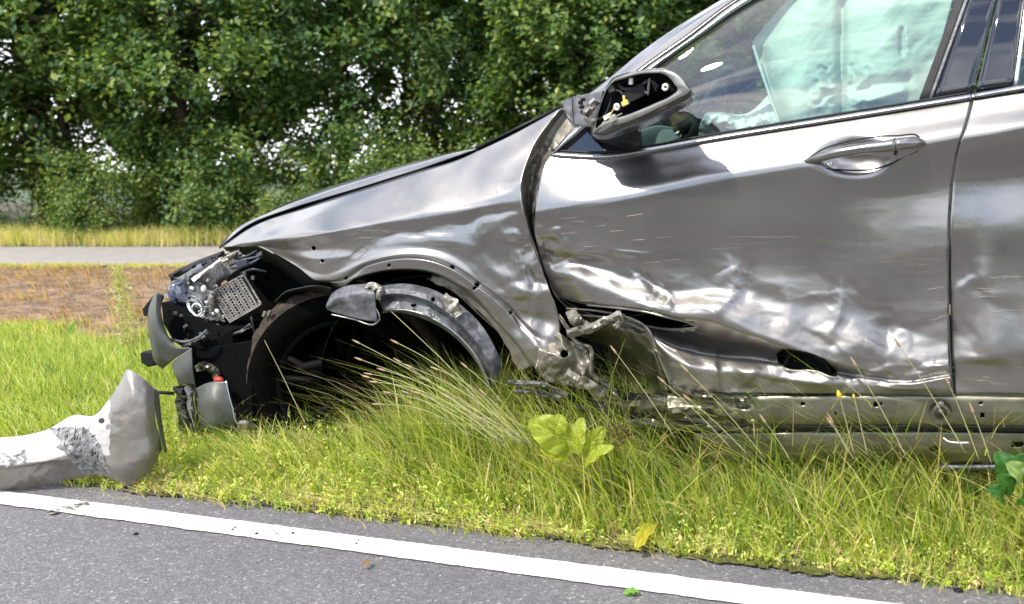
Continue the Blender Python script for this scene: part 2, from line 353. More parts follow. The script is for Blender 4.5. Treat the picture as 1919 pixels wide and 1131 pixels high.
M['ground'] = simple('field earth and turf', (.06, .085, .03), .95, var=.5, vs=3, bump=.5, bs=20)
M['moss'] = simple('moss', (.07, .07, .015), .95, var=.6, vs=30, bump=.9, bs=90, alt=(.16, .17, .02))
# ground to the horizon
build('ground', [(-900, -900, -.05), (900, -900, -.05), (900, 900, -.05), (-900, 900, -.05)], [(0, 1, 2, 3)], M['ground'], sm=False)['kind'] = 'structure'
# road
def strip(s0, s1, t0, t1, z, ns=60, nt_=8):
    s, t = np.meshgrid(np.linspace(s0, s1, ns), np.linspace(t0, t1, nt_)); return rd(s, t, np.full(s.shape, z)), gridfaces(nt_, ns, flip=True)
s_ = np.linspace(-14, 16, 1400); jag = .018*n2(s_*6, s_*0)+.012*n2(s_*31, s_*0+3)
Vr = np.concatenate([rd(s_, np.full_like(s_, -6.4)), rd(s_, .02+jag)]); Vr = np.concatenate([Vr, rd(s_, .02+jag, -.05)])
o = build('road', Vr, gridfaces(3, 1400, flip=True), M['road'], sm=False); o['kind'] = 'structure'
Vb = np.concatenate([rd(np.array([-300., -14.]), -6.4), rd(np.array([-300., -14.]), 0)]); Vc = np.concatenate([rd(np.array([16., 300.]), -6.4), rd(np.array([16., 300.]), 0)])
o = build('road_beyond', np.concatenate([Vb, Vc]), np.array([[0, 1, 3, 2], [4, 5, 7, 6]]), M['road'], sm=False); o['kind'] = 'structure'
# edge line, fitted to the photo, ragged edges
F0, F1 = G(0, 921), G(1640, 1129); N0, N1 = G(0, 946), G(1340, 1132)
def edge_line(a, b, s, k):
    d = (b-a)/np.linalg.norm(b-a); q = a+d*s[:, None]; return q+RN*(.004*n2(s*14, s*0+k)+.004*n2(s*70, s*0+k))[:, None]+UZ*.004
s_ = np.linspace(-7, 9, 1500); e1 = edge_line(F0, F1, s_, 1); e2 = edge_line(N0, N0+(F1-F0)*.5+(N1-N0)*.5, s_, 9)
o = build('road_edge_line', np.concatenate([e2, e1]), gridfaces(2, 1500, flip=True), M['line'], sm=False); o['kind'] = 'structure'
s2 = np.linspace(-60, 60, 200)
e1 = rd(s2, np.full_like(s2, -6.0), .004); e2 = rd(s2, np.full_like(s2, -6.12), .004)
o = build('far_edge_line', np.concatenate([e2, e1]), gridfaces(2, 200, flip=True), M['line'], sm=False); o['kind'] = 'structure'
# verge: bumpy soil sheet from a ragged edge that laps over the asphalt, as far as the path
PY0, PY1 = 9.75, 12.2      # the path lies across the view
def verge_z(x, y):
    t = (np.stack([x, y], -1)-RE0[:2])@RN[:2]
    return np.clip((t+.03)/.25, 0, 1)*(.018+.035*n2(x*1.7, y*1.7)+.02*n2(x*9, y*9))*np.clip((PY0-y)/1.0, .15, 1)
nu, nv = 1100, 110
s_ = np.linspace(-9, 9, nu); lo = -.02+.05*n2(s_*2.6, s_*0+2)+.016*n2(s_*13, s_*0+4)+.010*n2(s_*50, s_*0+6)
tt = np.linspace(0, 1, nv)**2.0
pts = rd(s_, lo); top = np.stack([pts[:, 0]*1.25, np.full(nu, PY0+.05), np.zeros(nu)], -1)
V = pts[None]*(1-tt[:, None, None])+top[None]*tt[:, None, None]
V[..., 2] = .006+verge_z(V[..., 0], V[..., 1]); V[0, :, 2] = .003
fy = (V[:-1, :-1, 1]+V[1:, 1:, 1])/2; fx = (V[:-1, :-1, 0]+V[1:, 1:, 0])/2
o = build('verge_soil', V, gridfaces(nv, nu, flip=True), [M['soil'], M['earth']], midx=(fy+1.2*n2(fx*2, fy*2) > 5.0).astype(int).ravel()); o['kind'] = 'structure'
# moss cushions along the asphalt edge
ms = []
Vm = []; Fm = []
for k in range(600):
    s = RNG.uniform(-2.2, 3.2) if k % 6 == 0 else RNG.uniform(1.3, 2.05)+RNG.normal(0, .1); t = np.interp(s, s_, lo)+RNG.normal(.004, .010); c = rd(s, t)[()]; r = RNG.uniform(.002, .007)
    a = np.linspace(0, 2*np.pi, 9, endpoint=False); rr = r*(1+RNG.uniform(-.35, .35, 9)); b = len(Vm)
    for ring, h in ((1, .001), (.65, .009)):
        for q in range(9): p_ = c+RD*rr[q]*ring*1.8*math.cos(a[q])+RN*rr[q]*ring*math.sin(a[q]); Vm.append((p_[0], p_[1], .006+h*.6))
    Vm.append((c[0], c[1], .013))
    for q in range(9):
        w = (q+1) % 9; Fm.append((b+q, b+w, b+9+w)); Fm.append((b+q, b+9+w, b+9+q)); Fm.append((b+9+q, b+9+w, b+18))
o = build('roadside_moss', Vm, np.array(Fm), M['moss'])
props(o, 'yellow green moss cushions creeping over the asphalt edge', 'moss', kind='stuff')
# path, slightly wavy edge
x_ = np.linspace(-30, 30, 400); pe0 = PY0+.05*n2(x_*1.5, x_*0); pe1 = PY1+.05*n2(x_*1.5, x_*0+5)
V = np.concatenate([np.stack([x_, pe0, x_*0+.03], -1), np.stack([x_, (pe0+pe1)/2, x_*0+.045], -1), np.stack([x_, pe1, x_*0+.03], -1)])
o = build('cycle_path', V, gridfaces(3, 400, flip=True), M['path']); o['kind'] = 'structure'
x2, y2 = np.meshgrid(np.linspace(-26, 26, 160), np.linspace(PY1-.05, 26, 60)); z2 = .02+.0*x2+np.clip((y2-PY1)/2, 0, 1)*(.12+.12*n2(x2*.6, y2*.6))
o = build('wood_floor_ground', np.stack([x2, y2, z2], -1), gridfaces(60, 160, flip=True), M['soil']); o['kind'] = 'structure'
# opposite verge behind the camera
def plane_at(t0, t1, z, m, nm):
    V = np.array([rd(-60, t0, z), rd(60, t0, z), rd(60, t1, z), rd(-60, t1, z)]); o = build(nm, V, [(0, 1, 2, 3)], m, sm=False); o['kind'] = 'structure'
plane_at(-40, -6.42, -.012, M['ground'], 'opposite_verge')

# ---------------------------------------------------------------- leaves, trees, shrubs
def leaves(C, size, up, col, tilt=.5, asp=.62):
    """diamond leaves with a folded midrib, two triangles each, at centres C"""
    n = len(C); size = np.broadcast_to(size, (n,))[:, None]
    nrm = up+RNG.normal(0, tilt, (n, 3)); nrm /= np.linalg.norm(nrm, axis=1)[:, None]
    d = RNG.normal(0, 1, (n, 3)); d -= (d*nrm).sum(1)[:, None]*nrm; d /= np.linalg.norm(d, axis=1)[:, None]; d[:, 2] -= .25; e = np.cross(nrm, d)
    b = C-d*size*.5; t = C+d*size*.5; w = size*asp*.5; m = C+d*size*RNG.uniform(-.12, .08, (n, 1))
    l_ = m-e*w+nrm*size*.10; r_ = m+e*w+nrm*size*.10
    V = np.stack([b, l_, t, r_], 1).reshape(-1, 3); i = np.arange(n)[:, None]*4
    F = np.concatenate([i+[0, 3, 2], i+[0, 2, 1]]); return V, F, np.repeat(col, 4, 0)
LEAFC = np.array([[.105, .19, .04], [.055, .115, .027], [.19, .27, .055], [.085, .17, .065], [.28, .32, .07]])
def leafcol(n, wts, var=.18):
    c = LEAFC[RNG.choice(5, n, p=np.array(wts)/sum(wts))]; return c*(1+RNG.normal(0, var, (n, 1))).clip(.4, 1.8)
def crown_mesh(n, rx, ry, z0, z1, wts, size=.085, seed=0, nb=190):
    """sprays of leaves hung on many short shoots, thin in places so that what lies behind shows"""
    cs = []; k = 0
    u = RNG.uniform(-1, 1, (nb*6, 3)); r = np.linalg.norm(u*[1, 1, .9], axis=1); u = u[(r < 1) & (r > .35)]
    c = u*[rx, ry, (z1-z0)/2]+[0, 0, (z0+z1)/2]; c[:, 2] += .0
    c = c[noise3(c*1.1+seed*7.7) > -.16][:nb]
    m = n//len(c); Cs = []; Cc = []; Ups = []
    for q in c:
        out = np.array([q[0]/rx, q[1]/ry, .25]); out /= np.linalg.norm(out)+1e-6
        for s in range(3):
            dr = out+RNG.normal(0, .55, 3); dr /= np.linalg.norm(dr); ln = RNG.uniform(.25, .75); k = m//3
            t = RNG.uniform(0, 1, (k, 1))**.8; p = q+dr*t*ln+RNG.normal(0, .055+.05*t, (k, 3)); p[:, 2] -= .22*ln*t[:, 0]**2
            Cs.append(p); Ups.append(np.tile(out*.55+[0, 0, .75], (k, 1))); w = np.array(wts)*RNG.uniform(.3, 1.7, 5); Cc.append(leafcol(k, w))
    C = np.concatenate(Cs); U = np.concatenate(Ups); return leaves(C, RNG.uniform(size*.6, size*1.25, len(C)), U, np.concatenate(Cc), .45)+(c,)
def branch(p0, p1, r0, r1, n=7, wob=.12):
    t = np.linspace(0, 1, n)[:, None]; p = p0+(np.asarray(p1)-p0)*t; p[1:-1] += RNG.normal(0, wob, (n-2, 3))*[1, 1, .4]; return tube_mesh(p, np.linspace(r0, r1, n), 6)
def make_tree(h=6.2, r=1.9, zb=.7, wts=(3, 2, 2, 2, .6), n=30000, seed=0, label='', loc=(0, 0, 0), size=.085):
    t = empty('broadleaf_tree', loc, label, 'tree', 'trees behind the path')
    V, F, c, cl = crown_mesh(n, r, r*.85, zb, h, wts, seed=seed, size=size)
    o = build('crown', V, F, M['leaf'], t, colors=c, sm=False); o['kind'] = 'stuff'
    top = np.array([RNG.normal(0, .3), RNG.normal(0, .3), h*.85]); tp = np.linspace(0, 1, 9)[:, None]*top; tp[1:-1, :2] += RNG.normal(0, .07, (7, 2))
    build('trunk', *tube_mesh(tp, np.linspace(.12, .03, 9), 10), M['bark'], t)
    ms = []
    for q in cl[::3]:
        z = max(.3, min(q[2]-.4, h*.75)); ms.append(branch(top*z/top[2], q, .028, .006))
    bo = build('branches', *join(ms), M['bark'], t); bo['kind'] = 'stuff'
    return t
def copy_tree(o, parent=None):
    c = o.copy(); COL.objects.link(c); c.parent = parent
    for ch in list(o.children): copy_tree(ch, c)
    return c
def place(proto, loc, rz, sc, label, first, group=None):
    o = proto if first else copy_tree(proto)
    o.location = loc; o.rotation_euler = (0, 0, rz); o.scale = (sc[0], sc[0], sc[1]); o['label'] = label
    if group: o['group'] = group
    return o
TA = make_tree(seed=1, n=38000, size=.105, wts=(3, 1.5, 3, 2, 1.2)); TB = make_tree(h=6.6, r=2.1, seed=2, wts=(2, 3, 1, 2, .2), n=38000, size=.10); TC = make_tree(h=5.6, r=1.6, seed=3, wts=(3, 1, 3, 3, .8), n=32000, size=.09, zb=.4)
spots = [(TA, -6.3, 14.3, .3, (1.0, 1.0), 'pale leafy tree filling the left edge above the path'),
 (TC, -4.4, 14.0, 2.1, (1.05, 1.0), 'bright leaved young tree next to the left edge tree behind the path'),
 (TB, -2.6, 15.0, 1.0, (1.0, 1.0), 'dark crowned tree with white sky showing between its leaves'),
 (TC, -1.3, 14.5, 4.2, (.9, 1.1), 'slim tree whose brown trunk shows above the low shrubs'),
 (TA, 0.0, 14.9, 2.6, (.85, 1.0), 'tree standing above the front end of the car bonnet'),
 (TC, .9, 13.6, 5.5, (.9, .9), 'yellow green tree drooping towards the car bonnet'),
 (TB, 2.3, 14.2, 3.7, (1, 1), 'dark green tree rising behind the middle of the bonnet'),
 (TA, 3.6, 14.2, 4.9, (.95, 1), 'tree rising behind the windscreen pillar'),
 (TB, 5.4, 14.3, .2, (1, 1), 'dark tree behind the broken door mirror'),
 (TC, 7.2, 14.2, 1.4, (1.1, 1.1), 'tree seen through the cracked side window'),
 (TB, 9.0, 14.8, 2.4, (1, 1), 'tree hidden behind the driver door'),
 (TA, -8.4, 14.8, 5.1, (1, 1), 'tree beyond the left edge of the photograph'),
 (TB, -10.6, 15.2, 3.3, (1.1, 1), 'dark tree well beyond the left edge of the photograph'), (TC, -7.5, 16.2, .8, (1.2, 1.1), 'young tree in the second row behind the left edge tree'),
 (TB, -5.2, 17.2, 2.9, (1.1, 1.0), 'shaded tree deeper in the wood at far left'),
 (TA, 1.2, 17.4, 1.9, (1.1, 1.05), 'shaded tree deeper in the wood above the bonnet'),
 (TB, 4.6, 17.2, 4.4, (1.1, 1.05), 'shaded tree deeper in the wood behind the pillar')]
seen = set()
for T, x, y, rz, sc, lb in spots:
    place(T, (x, y, .1), rz, sc, lb, id(T) not in seen); seen.add(id(T))
# shrubs and brambles at the foot of the wood
def make_shrub(r, h, n, wts, seed, size=.06):
    t = empty('leafy_shrub', (0, 0, 0), '', 'shrub', 'shrubs along the far side of the path')
    V, F, c, cl = crown_mesh(n, r, r*.7, -.15, h, wts, size=size, seed=seed, nb=70)
    V[:, 2] = np.abs(V[:, 2]); o = build('foliage', V, F, M['leaf'], t, colors=c, sm=False); o['kind'] = 'stuff'
    ms = [branch(np.array([RNG.normal(0, .1), RNG.normal(0, .1), 0]), q, .012, .004, 5, .05) for q in cl[::4]]
    b = build('stems', *join(ms), M['bark'], t); b['kind'] = 'stuff'; return t
SA_ = make_shrub(1.1, 1.45, 13000, (3, 1, 3, 3, 1.5), 5); SB_ = make_shrub(1.0, 1.15, 11000, (2, .5, 4, 2, 2.5), 6, .055)
sh = [(SA_, -6.6, 13.3, .2, 'shrub at the left edge behind the dry grass'), (SB_, -5.4, 13.1, 1.2, 'low pale shrub second from the left edge'),
 (SA_, -4.2, 13.4, 2.2, 'rounded green shrub left of the red brown twigs'), (SB_, -3.1, 13.0, 3.2, 'low shrub above the middle of the path'),
 (SA_, -2.0, 13.4, 4.2, 'mid green shrub under the slim brown trunk'), (SB_, -1.0, 13.2, 5.4, 'light yellow green shrub left of the bonnet tip'),
 (SB_, .1, 13.3, .9, 'bright shrub just over the bonnet leading edge'), (SA_, 1.1, 13.2, 3.9, 'green shrub over the front half of the bonnet'),
 (SA_, 2.4, 13.4, 5.0, 'shrub over the rear half of the bonnet'), (SB_, 3.6, 13.3, .5, 'shrub by the base of the windscreen'),
 (SA_, 5.0, 13.4, 1.5, 'shrub seen through the side window glass'), (SB_, 6.6, 13.4, 2.5, 'shrub hidden behind the driver door')]
seen = set()
for T, x, y, rz, lb in sh:
    k = RNG.uniform(.85, 1.15); place(T, (x, y+.35, .05), rz, (k, k), lb, id(T) not in seen); seen.add(id(T))
# trees on the other side of the road: they stand behind the camera and show only as reflections in the glass and paint
BT = make_tree(h=7.5, r=2.6, zb=.5, seed=9, n=16000, size=.27, wts=(2, 3, 1, 1, .1))
for k in range(13):
    x = -26+k*4.3+RNG.normal(0, .5); y = -9.6-.30*x+RNG.normal(0, .8)
    lb = ['tree %s the road behind the camera' % w for w in ('far left across', 'left across', 'tall left across', 'leaning left across', 'broad left across', 'near centre across', 'centre across', 'right of centre across', 'broad right across', 'tall right across', 'right across', 'small right across', 'far right across')][k]
    place(BT, (x, y, 0), RNG.uniform(0, 6), (RNG.uniform(.8, 1.2), RNG.uniform(.35, .62)), lb, k == 0, 'trees across the road')

# ---------------------------------------------------------------- grass
def blades(B, h, w, lean, col, seg=4, curl=.9):
    """curved tapering ribbons; B bases (n,3), lean (n,2) horizontal travel of the tip per height"""
    n = len(B); t = np.linspace(0, 1, seg+1); h = h[:, None]; tt = t[None]
    hor = lean[:, None, :]*(h*tt**1.8)[..., None]; z = h*(tt-.22*curl*(np.linalg.norm(lean, axis=1)[:, None])*tt**2.4)
    c = B[:, None]+np.concatenate([hor, z[..., None]], -1)
    a = RNG.uniform(0, np.pi, n); sd_ = np.stack([np.cos(a), np.sin(a), 0*a], -1)[:, None]*(w[:, None]*(1-tt**1.6))[..., None]*.5
    l_, r_ = c-sd_, c+sd_; V = np.empty((n, 2*seg+1, 3)); V[:, 0:2*seg:2] = l_[:, :-1]; V[:, 1:2*seg:2] = r_[:, :-1]; V[:, -1] = c[:, -1]
    i = np.arange(n)[:, None]*(2*seg+1); F = []
    for s in range(seg-1): F += [i+[2*s, 2*s+1, 2*s+3], i+[2*s, 2*s+3, 2*s+2]]
    F.append(i+[2*seg-2, 2*seg-1, 2*seg]); k = 2*seg+1
    shade = np.repeat(col, k, 0).reshape(n, k, 3)
    return V.reshape(-1, 3), np.concatenate(F), shade.reshape(-1, 3)
GRC = np.array([[.42, .50, .075], [.23, .37, .06], [.62, .64, .20], [.70, .58, .31], [.08, .17, .035]])
def gcol(n, w, var=.15):
    return GRC[RNG.choice(5, n, p=np.array(w)/sum(w))]*(1+RNG.normal(0, var, (n, 1))).clip(.5, 1.6)
def car_w(p): return (p-GA)@CN
GR = []
def tufts(n_tuft, per, sampler, hfun, wts, leanv, wid=.0045, spread=.05):
    c = sampler(n_tuft); n = n_tuft*per; B = np.repeat(c, per, 0)+np.c_[RNG.normal(0, spread, (n, 2)), np.zeros(n)]
    B[:, 2] = verge_z(B[:, 0], B[:, 1]); hh = np.repeat(hfun(c), per)*RNG.uniform(.45, 1.1, n)
    dv = np.repeat(RNG.normal(0, .28, (n_tuft, 2)), per, 0); ln = np.array(leanv)+dv+RNG.normal(0, .28, (n, 2))
    cw = np.repeat(RNG.uniform(.2, 1.8, (n_tuft, 5)), per, 0)*np.array(wts); cw /= cw.sum(1)[:, None]; ci = (cw.cumsum(1) > RNG.uniform(0, 1, (n, 1))).argmax(1)
    return blades(B, hh, RNG.uniform(.5, 1.3, n)*wid, ln, GRC[ci]*(1+RNG.normal(0, .15, (n, 1))).clip(.5, 1.6))
def merge(parts):
    V = []; F = []; C = []; k = 0
    for v, f, c in parts: V.append(v); F.append(f+k); C.append(c); k += len(v)
    return np.concatenate(V), np.concatenate(F), np.concatenate(C)
def samp_verge(s0, s1, t0, t1, pw=1.0):
    def f(n): return rd(RNG.uniform(s0, s1, n), t0+(t1-t0)*RNG.uniform(0, 1, n)**pw)
    return f
def trel(c): return (c-RE0)@RN
def dens(x, y): return .75+.9*n2(x*2.2, y*2.2, 4)
h_tall = lambda c: (np.interp(trel(c), [0, .06, .16, .32, .9], [.05, .09, .20, .37, .43])*np.interp((c-RE0)@RD, [-.4, 0, .2, .5, 1.1, 1.7, 2.1, 2.4], [.45, .45, .56, .62, .95, 1.2, 1.12, 1.0])*(1+.85*n2(c[:, 0]*4, c[:, 1]*4, 2)))
parts = [tufts(1700, 16, samp_verge(-.15, 3.6, .10, .85, .85), h_tall, (3, 2.4, 2.8, 1.5, 1.0), (-.34, -.12), .0066, .035),
         tufts(1500, 16, samp_verge(-.3, 3.6, -.015, .42, 1.0), lambda c: .55*h_tall(c)+.02, (4, 1, 2, 1.0, .4), (-.15, -.1), .0045, .025),
         tufts(300, 7, samp_verge(-.1, 3.4, .12, .8), lambda c: 1.12*h_tall(c), (.6, 0, 2, 7, 0), (-.5, -.1), .003, .03),
         tufts(1300, 8, samp_verge(-.3, 3.6, -.01, .6), lambda c: .06+0*c[:, 0], (.2, 0, .4, 4, 0), (-1.3, -.4), .0045, .04),
         tufts(500, 12, samp_verge(-.2, 3.4, .3, 1.6), lambda c: .10+0*c[:, 0], (2, 2, 1, 1, 2), (-.3, 0))]
o = build('verge_grass', *[merge(parts)[i] for i in (0, 1)], M['grass'], colors=merge(parts)[2]) if False else None
V, F, C = merge(parts); o = build('verge_grass', V, F, M['grass'], colors=C)
props(o, 'long yellow green grass on the verge between road and car', 'grass', kind='stuff')
# little upright weeds with tiny leaves, towards the asphalt
def weeds(n, sampler, hf):
    B = sampler(n); B[:, 2] = verge_z(B[:, 0], B[:, 1]); h = hf(B)*RNG.uniform(.5, 1.3, n); ln = RNG.normal(0, .25, (n, 2)); col = gcol(n, (4, 1, 2, .5, .2))
    a = blades(B, h, np.full(n, .002), ln, col, 2); k = 14; t = RNG.uniform(.15, 1, (n, k))
    c = B[:, None]+np.concatenate([ln[:, None]*(h[:, None]*t**1.8)[..., None], (h[:, None]*t)[..., None]], -1)+RNG.normal(0, .006, (n, k, 3))
    b = leaves(c.reshape(-1, 3), RNG.uniform(.007, .016, n*k), np.array([0, -.3, .7]), np.repeat(col, k, 0)*RNG.uniform(.8, 1.25, (n*k, 1)), .7, .42)
    return [a, b]
wd_ = weeds(3000, samp_verge(-.35, 3.6, -.04, .38, 1.1), lambda B: np.interp(trel(B), [0, .08, .4], [.035, .075, .12])*(1+.8*n2(B[:, 0]*4, B[:, 1]*4)))
V, F, C = merge(wd_); o = build('roadside_weeds', V, F, M['grass'], colors=C); props(o, 'small yellowish weeds with tiny leaves along the asphalt edge', 'weeds', kind='stuff')
# lawn left of the car as far as the bare strip
def samp_left(n):
    y = RNG.uniform(3.25, 5.9, n)**1.0; x = RNG.uniform(-.62, .35, n)*y*.95; p = np.stack([x, y, 0*x], -1)
    ok = (trel(p) > .12) & (y < 5.35+1.3*n2(x*1.3, y*1.3, 6)+RNG.normal(0, .25, n)) & ~((car_w(p) > -.05) & (x > -.85+.0*y) & (y < 6.5) & ((p-GA)@CE > .05)); p = p[ok]
    return p[RNG.integers(0, len(p), n)]+np.c_[RNG.normal(0, .02, (n, 2)), np.zeros(n)]
parts = [tufts(2600, 15, samp_left, lambda c: (.10+.05*n2(c[:, 0]*1.5, c[:, 1]*1.5, 3)+.05*n2(c[:, 0]*5, c[:, 1]*5, 3))*np.interp(c[:, 1], [5, 7], [1.15, .5]), (4, 3, 3.5, .6, 1), (-.2, -.1), .006, .06)]
V, F, C = merge(parts); o = build('lawn_grass', V, F, M['grass'], colors=C); props(o, 'bright green grass left of the wrecked car front', 'grass', kind='stuff')
# dry litter: hay coloured blades lying over the bare strip, and the straw strips beside the path
def samp_box(x0, x1, y0, y1): return lambda n: np.stack([RNG.uniform(x0, x1, n), RNG.uniform(y0, y1, n), np.zeros(n)], -1)
parts = [tufts(1500, 9, samp_box(-6, 1, 5.3, 9.6), lambda c: .05+.07*(n2(c[:, 0]*2, c[:, 1]*2) > .05), (.25, .02, .8, 5, .02), (-.2, -.9), .008, .14)]
V, F, C = merge(parts); C *= [1.05, .80, .82]; sc_ = RNG.uniform(.35, 1.05, (len(C)//9, 1)); C *= np.repeat(sc_, 9, 0)[:len(C)] if len(sc_)*9 == len(C) else 1; o = build('dry_mown_grass', V, F, M['grass'], colors=C); props(o, 'brown dry mown grass and litter on the bare strip before the path', 'dry grass', kind='stuff')
parts = [tufts(1100, 16, samp_box(-8.5, 2, PY1+.02, PY1+1.2), lambda c: .26+.16*n2(c[:, 0]*2, c[:, 1]*2), (1.2, .2, 2.5, 5, .05), (-.1, -.25), .009, .09),
         tufts(700, 10, samp_box(-7, 1, PY0-.3, PY0-.02), lambda c: .05+0*c[:, 0], (1, .3, 2, 3, .1), (-.1, -.4), .008, .08)]
V, F, C = merge(parts); V[:, 2] += .03; o = build('straw_grass', V, F, M['grass'], colors=C); props(o, 'straw coloured grass fringing both sides of the path', 'dry grass', kind='stuff')
# ================================================================ THE CAR
CAR = empty('wrecked_car', CAR0, 'grey wrecked car with crushed front door, torn fender and missing bumper standing in the grass', 'car')
def Z(l, w=None):
    """append a depth column"""
    return [(a, b, w) for a, b in l] if w is not None else l
# ---- front fender
f_top = [(418,462,.27),(471,426,.215),(577,389,.165),(683,356,.14),(789,322,.13),(860,299,.13),(895,283,.13),(966,249,.135),(1001,230,.14),(1049,203,.14)]
f_hi = [(430,462,.25),(500,433,.175),(577,407,.122),(683,383,.096),(789,358,.088),(880,334,.086),(950,304,.086),(996,281,.092)]
f_cr = [(447,462,0.235),(520,444,0.13),(577,431,0.085),(683,411,0.058),(789,396,0.046),(895,380,0.042),(940,368,0.038),(976,352,0.036)]
f_c2 = [(470,462,0.21),(540,452,0.11),(600,440,0.06),(700,421,0.044),(800,406,0.04),(900,392,0.037),(945,385,0.034),(979,384,0.03)]
f_md = [(485,460,0.195),(560,466,0.1),(640,455,0.055),(740,440,0.04),(850,432,0.038),(930,436,0.04),(990,432,0.044)]
f_m2 = [(517,476,0.16),(590,486,0.072),(670,472,0.046),(760,458,0.036),(860,458,0.034),(940,480,0.042),(1005,480,0.052)]
f_a0 = [(559,501,.11),(610,512,.05),(676,487,.008),(745,470,.004),(812,471,.0),(874,492,.006),(935,534,.03),(985,580,.05),(1022,560,.055)]
f_a0 = [(559,501,0.11),(610,512,0.064),(676,487,0.04),(745,470,0.032),(812,471,0.03),(874,492,0.034),(935,534,0.042),(990,575,0.052),(1035,560,0.06)]
f_ar = [(591,525,0.08),(627,524,0.055),(684,492,0.032),(744,478,0.026),(807,481,0.024),(860,501,0.027),(906,532,0.034),(949,564,0.042),(990,608,0.05),(1050,640,0.06)]
f_gr = [(600,527,0.08),(633,527,0.062),(688,496,0.042),(745,483,0.036),(805,486,0.034),(857,506,0.037),(902,537,0.044),(944,570,0.052),(984,612,0.06),(1045,676,0.065)]
f_g2 = [(606,528,0.082),(635,529,0.058),(690,499,0.034),(745,486,0.028),(804,489,0.026),(855,509,0.029),(899,541,0.036),(940,574,0.044),(978,618,0.052),(1040,690,0.055)]
f_lp = [(619,530,0.085),(638,536,0.062),(666,520,0.04),(708,507,0.034),(758,502,0.032),(806,507,0.034),(856,531,0.04),(896,564,0.048),(931,602,0.054),(967,640,0.062),(1003,690,0.066),(1032,712,0.066)]
f_in = [(p[0]+ (790-p[0])*.012, p[1]+5, p[2]+.035) for p in f_lp]
g = loft([f_top, f_hi, f_cr, f_c2, f_md, f_m2, f_a0, f_ar, f_gr, f_g2, f_lp, f_in], 260, 150)
FD = [(690,438,930,408,10,.006),(720,452,850,440,7,-.004),(700,444,800,431,5,.004),(640,492,690,458,4,.003),(880,405,978,396,9,.012),(900,420,975,405,8,-.010),(820,425,900,412,6,.004),
      (985,440,940,446,8,-.012),(960,470,1010,455,10,.012),(900,500,960,520,12,-.006),(955,545,1035,548,10,-.022),(940,560,1030,570,8,.012),(980,500,1020,545,9,.014),(1000,590,1040,610,12,.02),
      (930,350,975,352,6,.004),(968,440,985,540,6,-.012),(985,470,1000,560,5,.010),(1000,640,1040,660,9,-.02),(960,585,1010,600,9,.015)]
RS = .55
def ridge(D):
    def f(x, y):
        s = 0
        u = x+9*n2(x/34, y/26, 31); v = y+7*n2(x/30, y/22, 37)
        for a, b, c, d, wd_, am in D:
            q, t = segd(u, v, a, b, c, d); sg = ((u-a)*(d-b)-(v-b)*(c-a))/math.hypot(c-a, d-b); wd2 = wd_*(1.6-.7*np.tanh(sg/wd_))
            s = s+am*RS*np.exp(-(q/wd2)**2)*(.25+.75*np.sin(np.pi*np.clip(t, .02, .98))**.6)
        return s
    return f
fr_ = ridge(FD)
def fdisp(x, y):
    m = np.clip((x-860)/140, 0, 1)*np.clip((y-400)/60, 0, 1)
    cr = np.abs(n2(x/42, y/30, 1))
    return fr_(x, y)+m*(.014*(np.abs(n2(x/80, y/60, 1))-.2)+.0008*n2(x/24, y/20, 2)+.016*facet(x, y, 46, 40, .5, 3))+.0008*n2(x/60, y/25, 3)
holes_f = [(729,497,3.5),(848,500,3.5),(648,521,3),(893,535,5),(888,541,3),(957,586,3),(588,465,4),(604,489,3.5)]
def fhole(x, y):
    m = np.zeros(x.shape, bool)
    for a, b, r in holes_f: m |= (x-a)**2+(y-b)**2 < r*r
    return m
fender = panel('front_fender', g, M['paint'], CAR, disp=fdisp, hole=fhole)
ptube('fender_crack', [(845,360,.083),(900,357,.078),(940,352,.07),(976,350,.052)], .0012, M['blackr'], fender, n=12, seg=5)
for a, b, r in holes_f[6:]:
    plate('trim_clip_hole', [(a+r*math.cos(t), b+r*math.sin(t)) for t in np.linspace(0, 6.28, 9)[:-1]], .10, .004, M['black'], fender, 0)
# dark backing behind the bolt holes
bk = g[95:146:5, ::6].copy(); bk[..., 2] += .03
# rear flange of the fender: folded, crumpled edge seen in the gap
fl0 = [(1051,202,.135),(1015,246,.118),(994,281,.10),(980,317,.07),(975,352,.04),(980,398,.02),(990,432,.05),(1001,462,.055),(1022,529,.06),(1040,575,.06),(1048,615,.06)]
fl1 = [(x+dx, y+3, w+.02) for (x, y, w), dx in zip(fl0, (6,6,5,4,3,4,4,4,3,3,3))]
panel('fender_edge', loft([fl0, fl1], 80, 5), M['silver'], fender)
# the torn seam of the hinge pillar between fender and door
hp0 = [(x+1, y, w+.012) for x, y, w in fl0[:9]]
hp1 = [(1058,210,.16),(1032,250,.15),(1010,290,.14),(1000,320,.13),(992,355,.12),(992,398,.11),(1000,440,.12),(1010,465,.12),(1030,530,.12)]
hp2 = [(1078,222,.15),(1082,240,.14),(1048,283,.12),(1030,300,.10),(1012,345,.09),(1000,395,.07),(1004,440,.08),(1014,470,.09),(1036,535,.10)]
def hpd(x, y): return .014*np.clip((y-250)/30, .1, 1)*n2(x/10, y/11, 5)
panel('hinge_pillar', loft([hp0, hp1, hp2], 140, 30), M['inner'], CAR, disp=hpd)
for k, (x, y) in enumerate([(1002,285),(1000,303),(990,330),(996,342),(988,372)]):
    pass
ptube('door_seal', [(1093,222,.15),(1062,258,.14),(1040,286,.12),(1026,312,.09),(1010,350,.07),(1003,396,.05)], .006, M['blackr'], CAR, n=30)
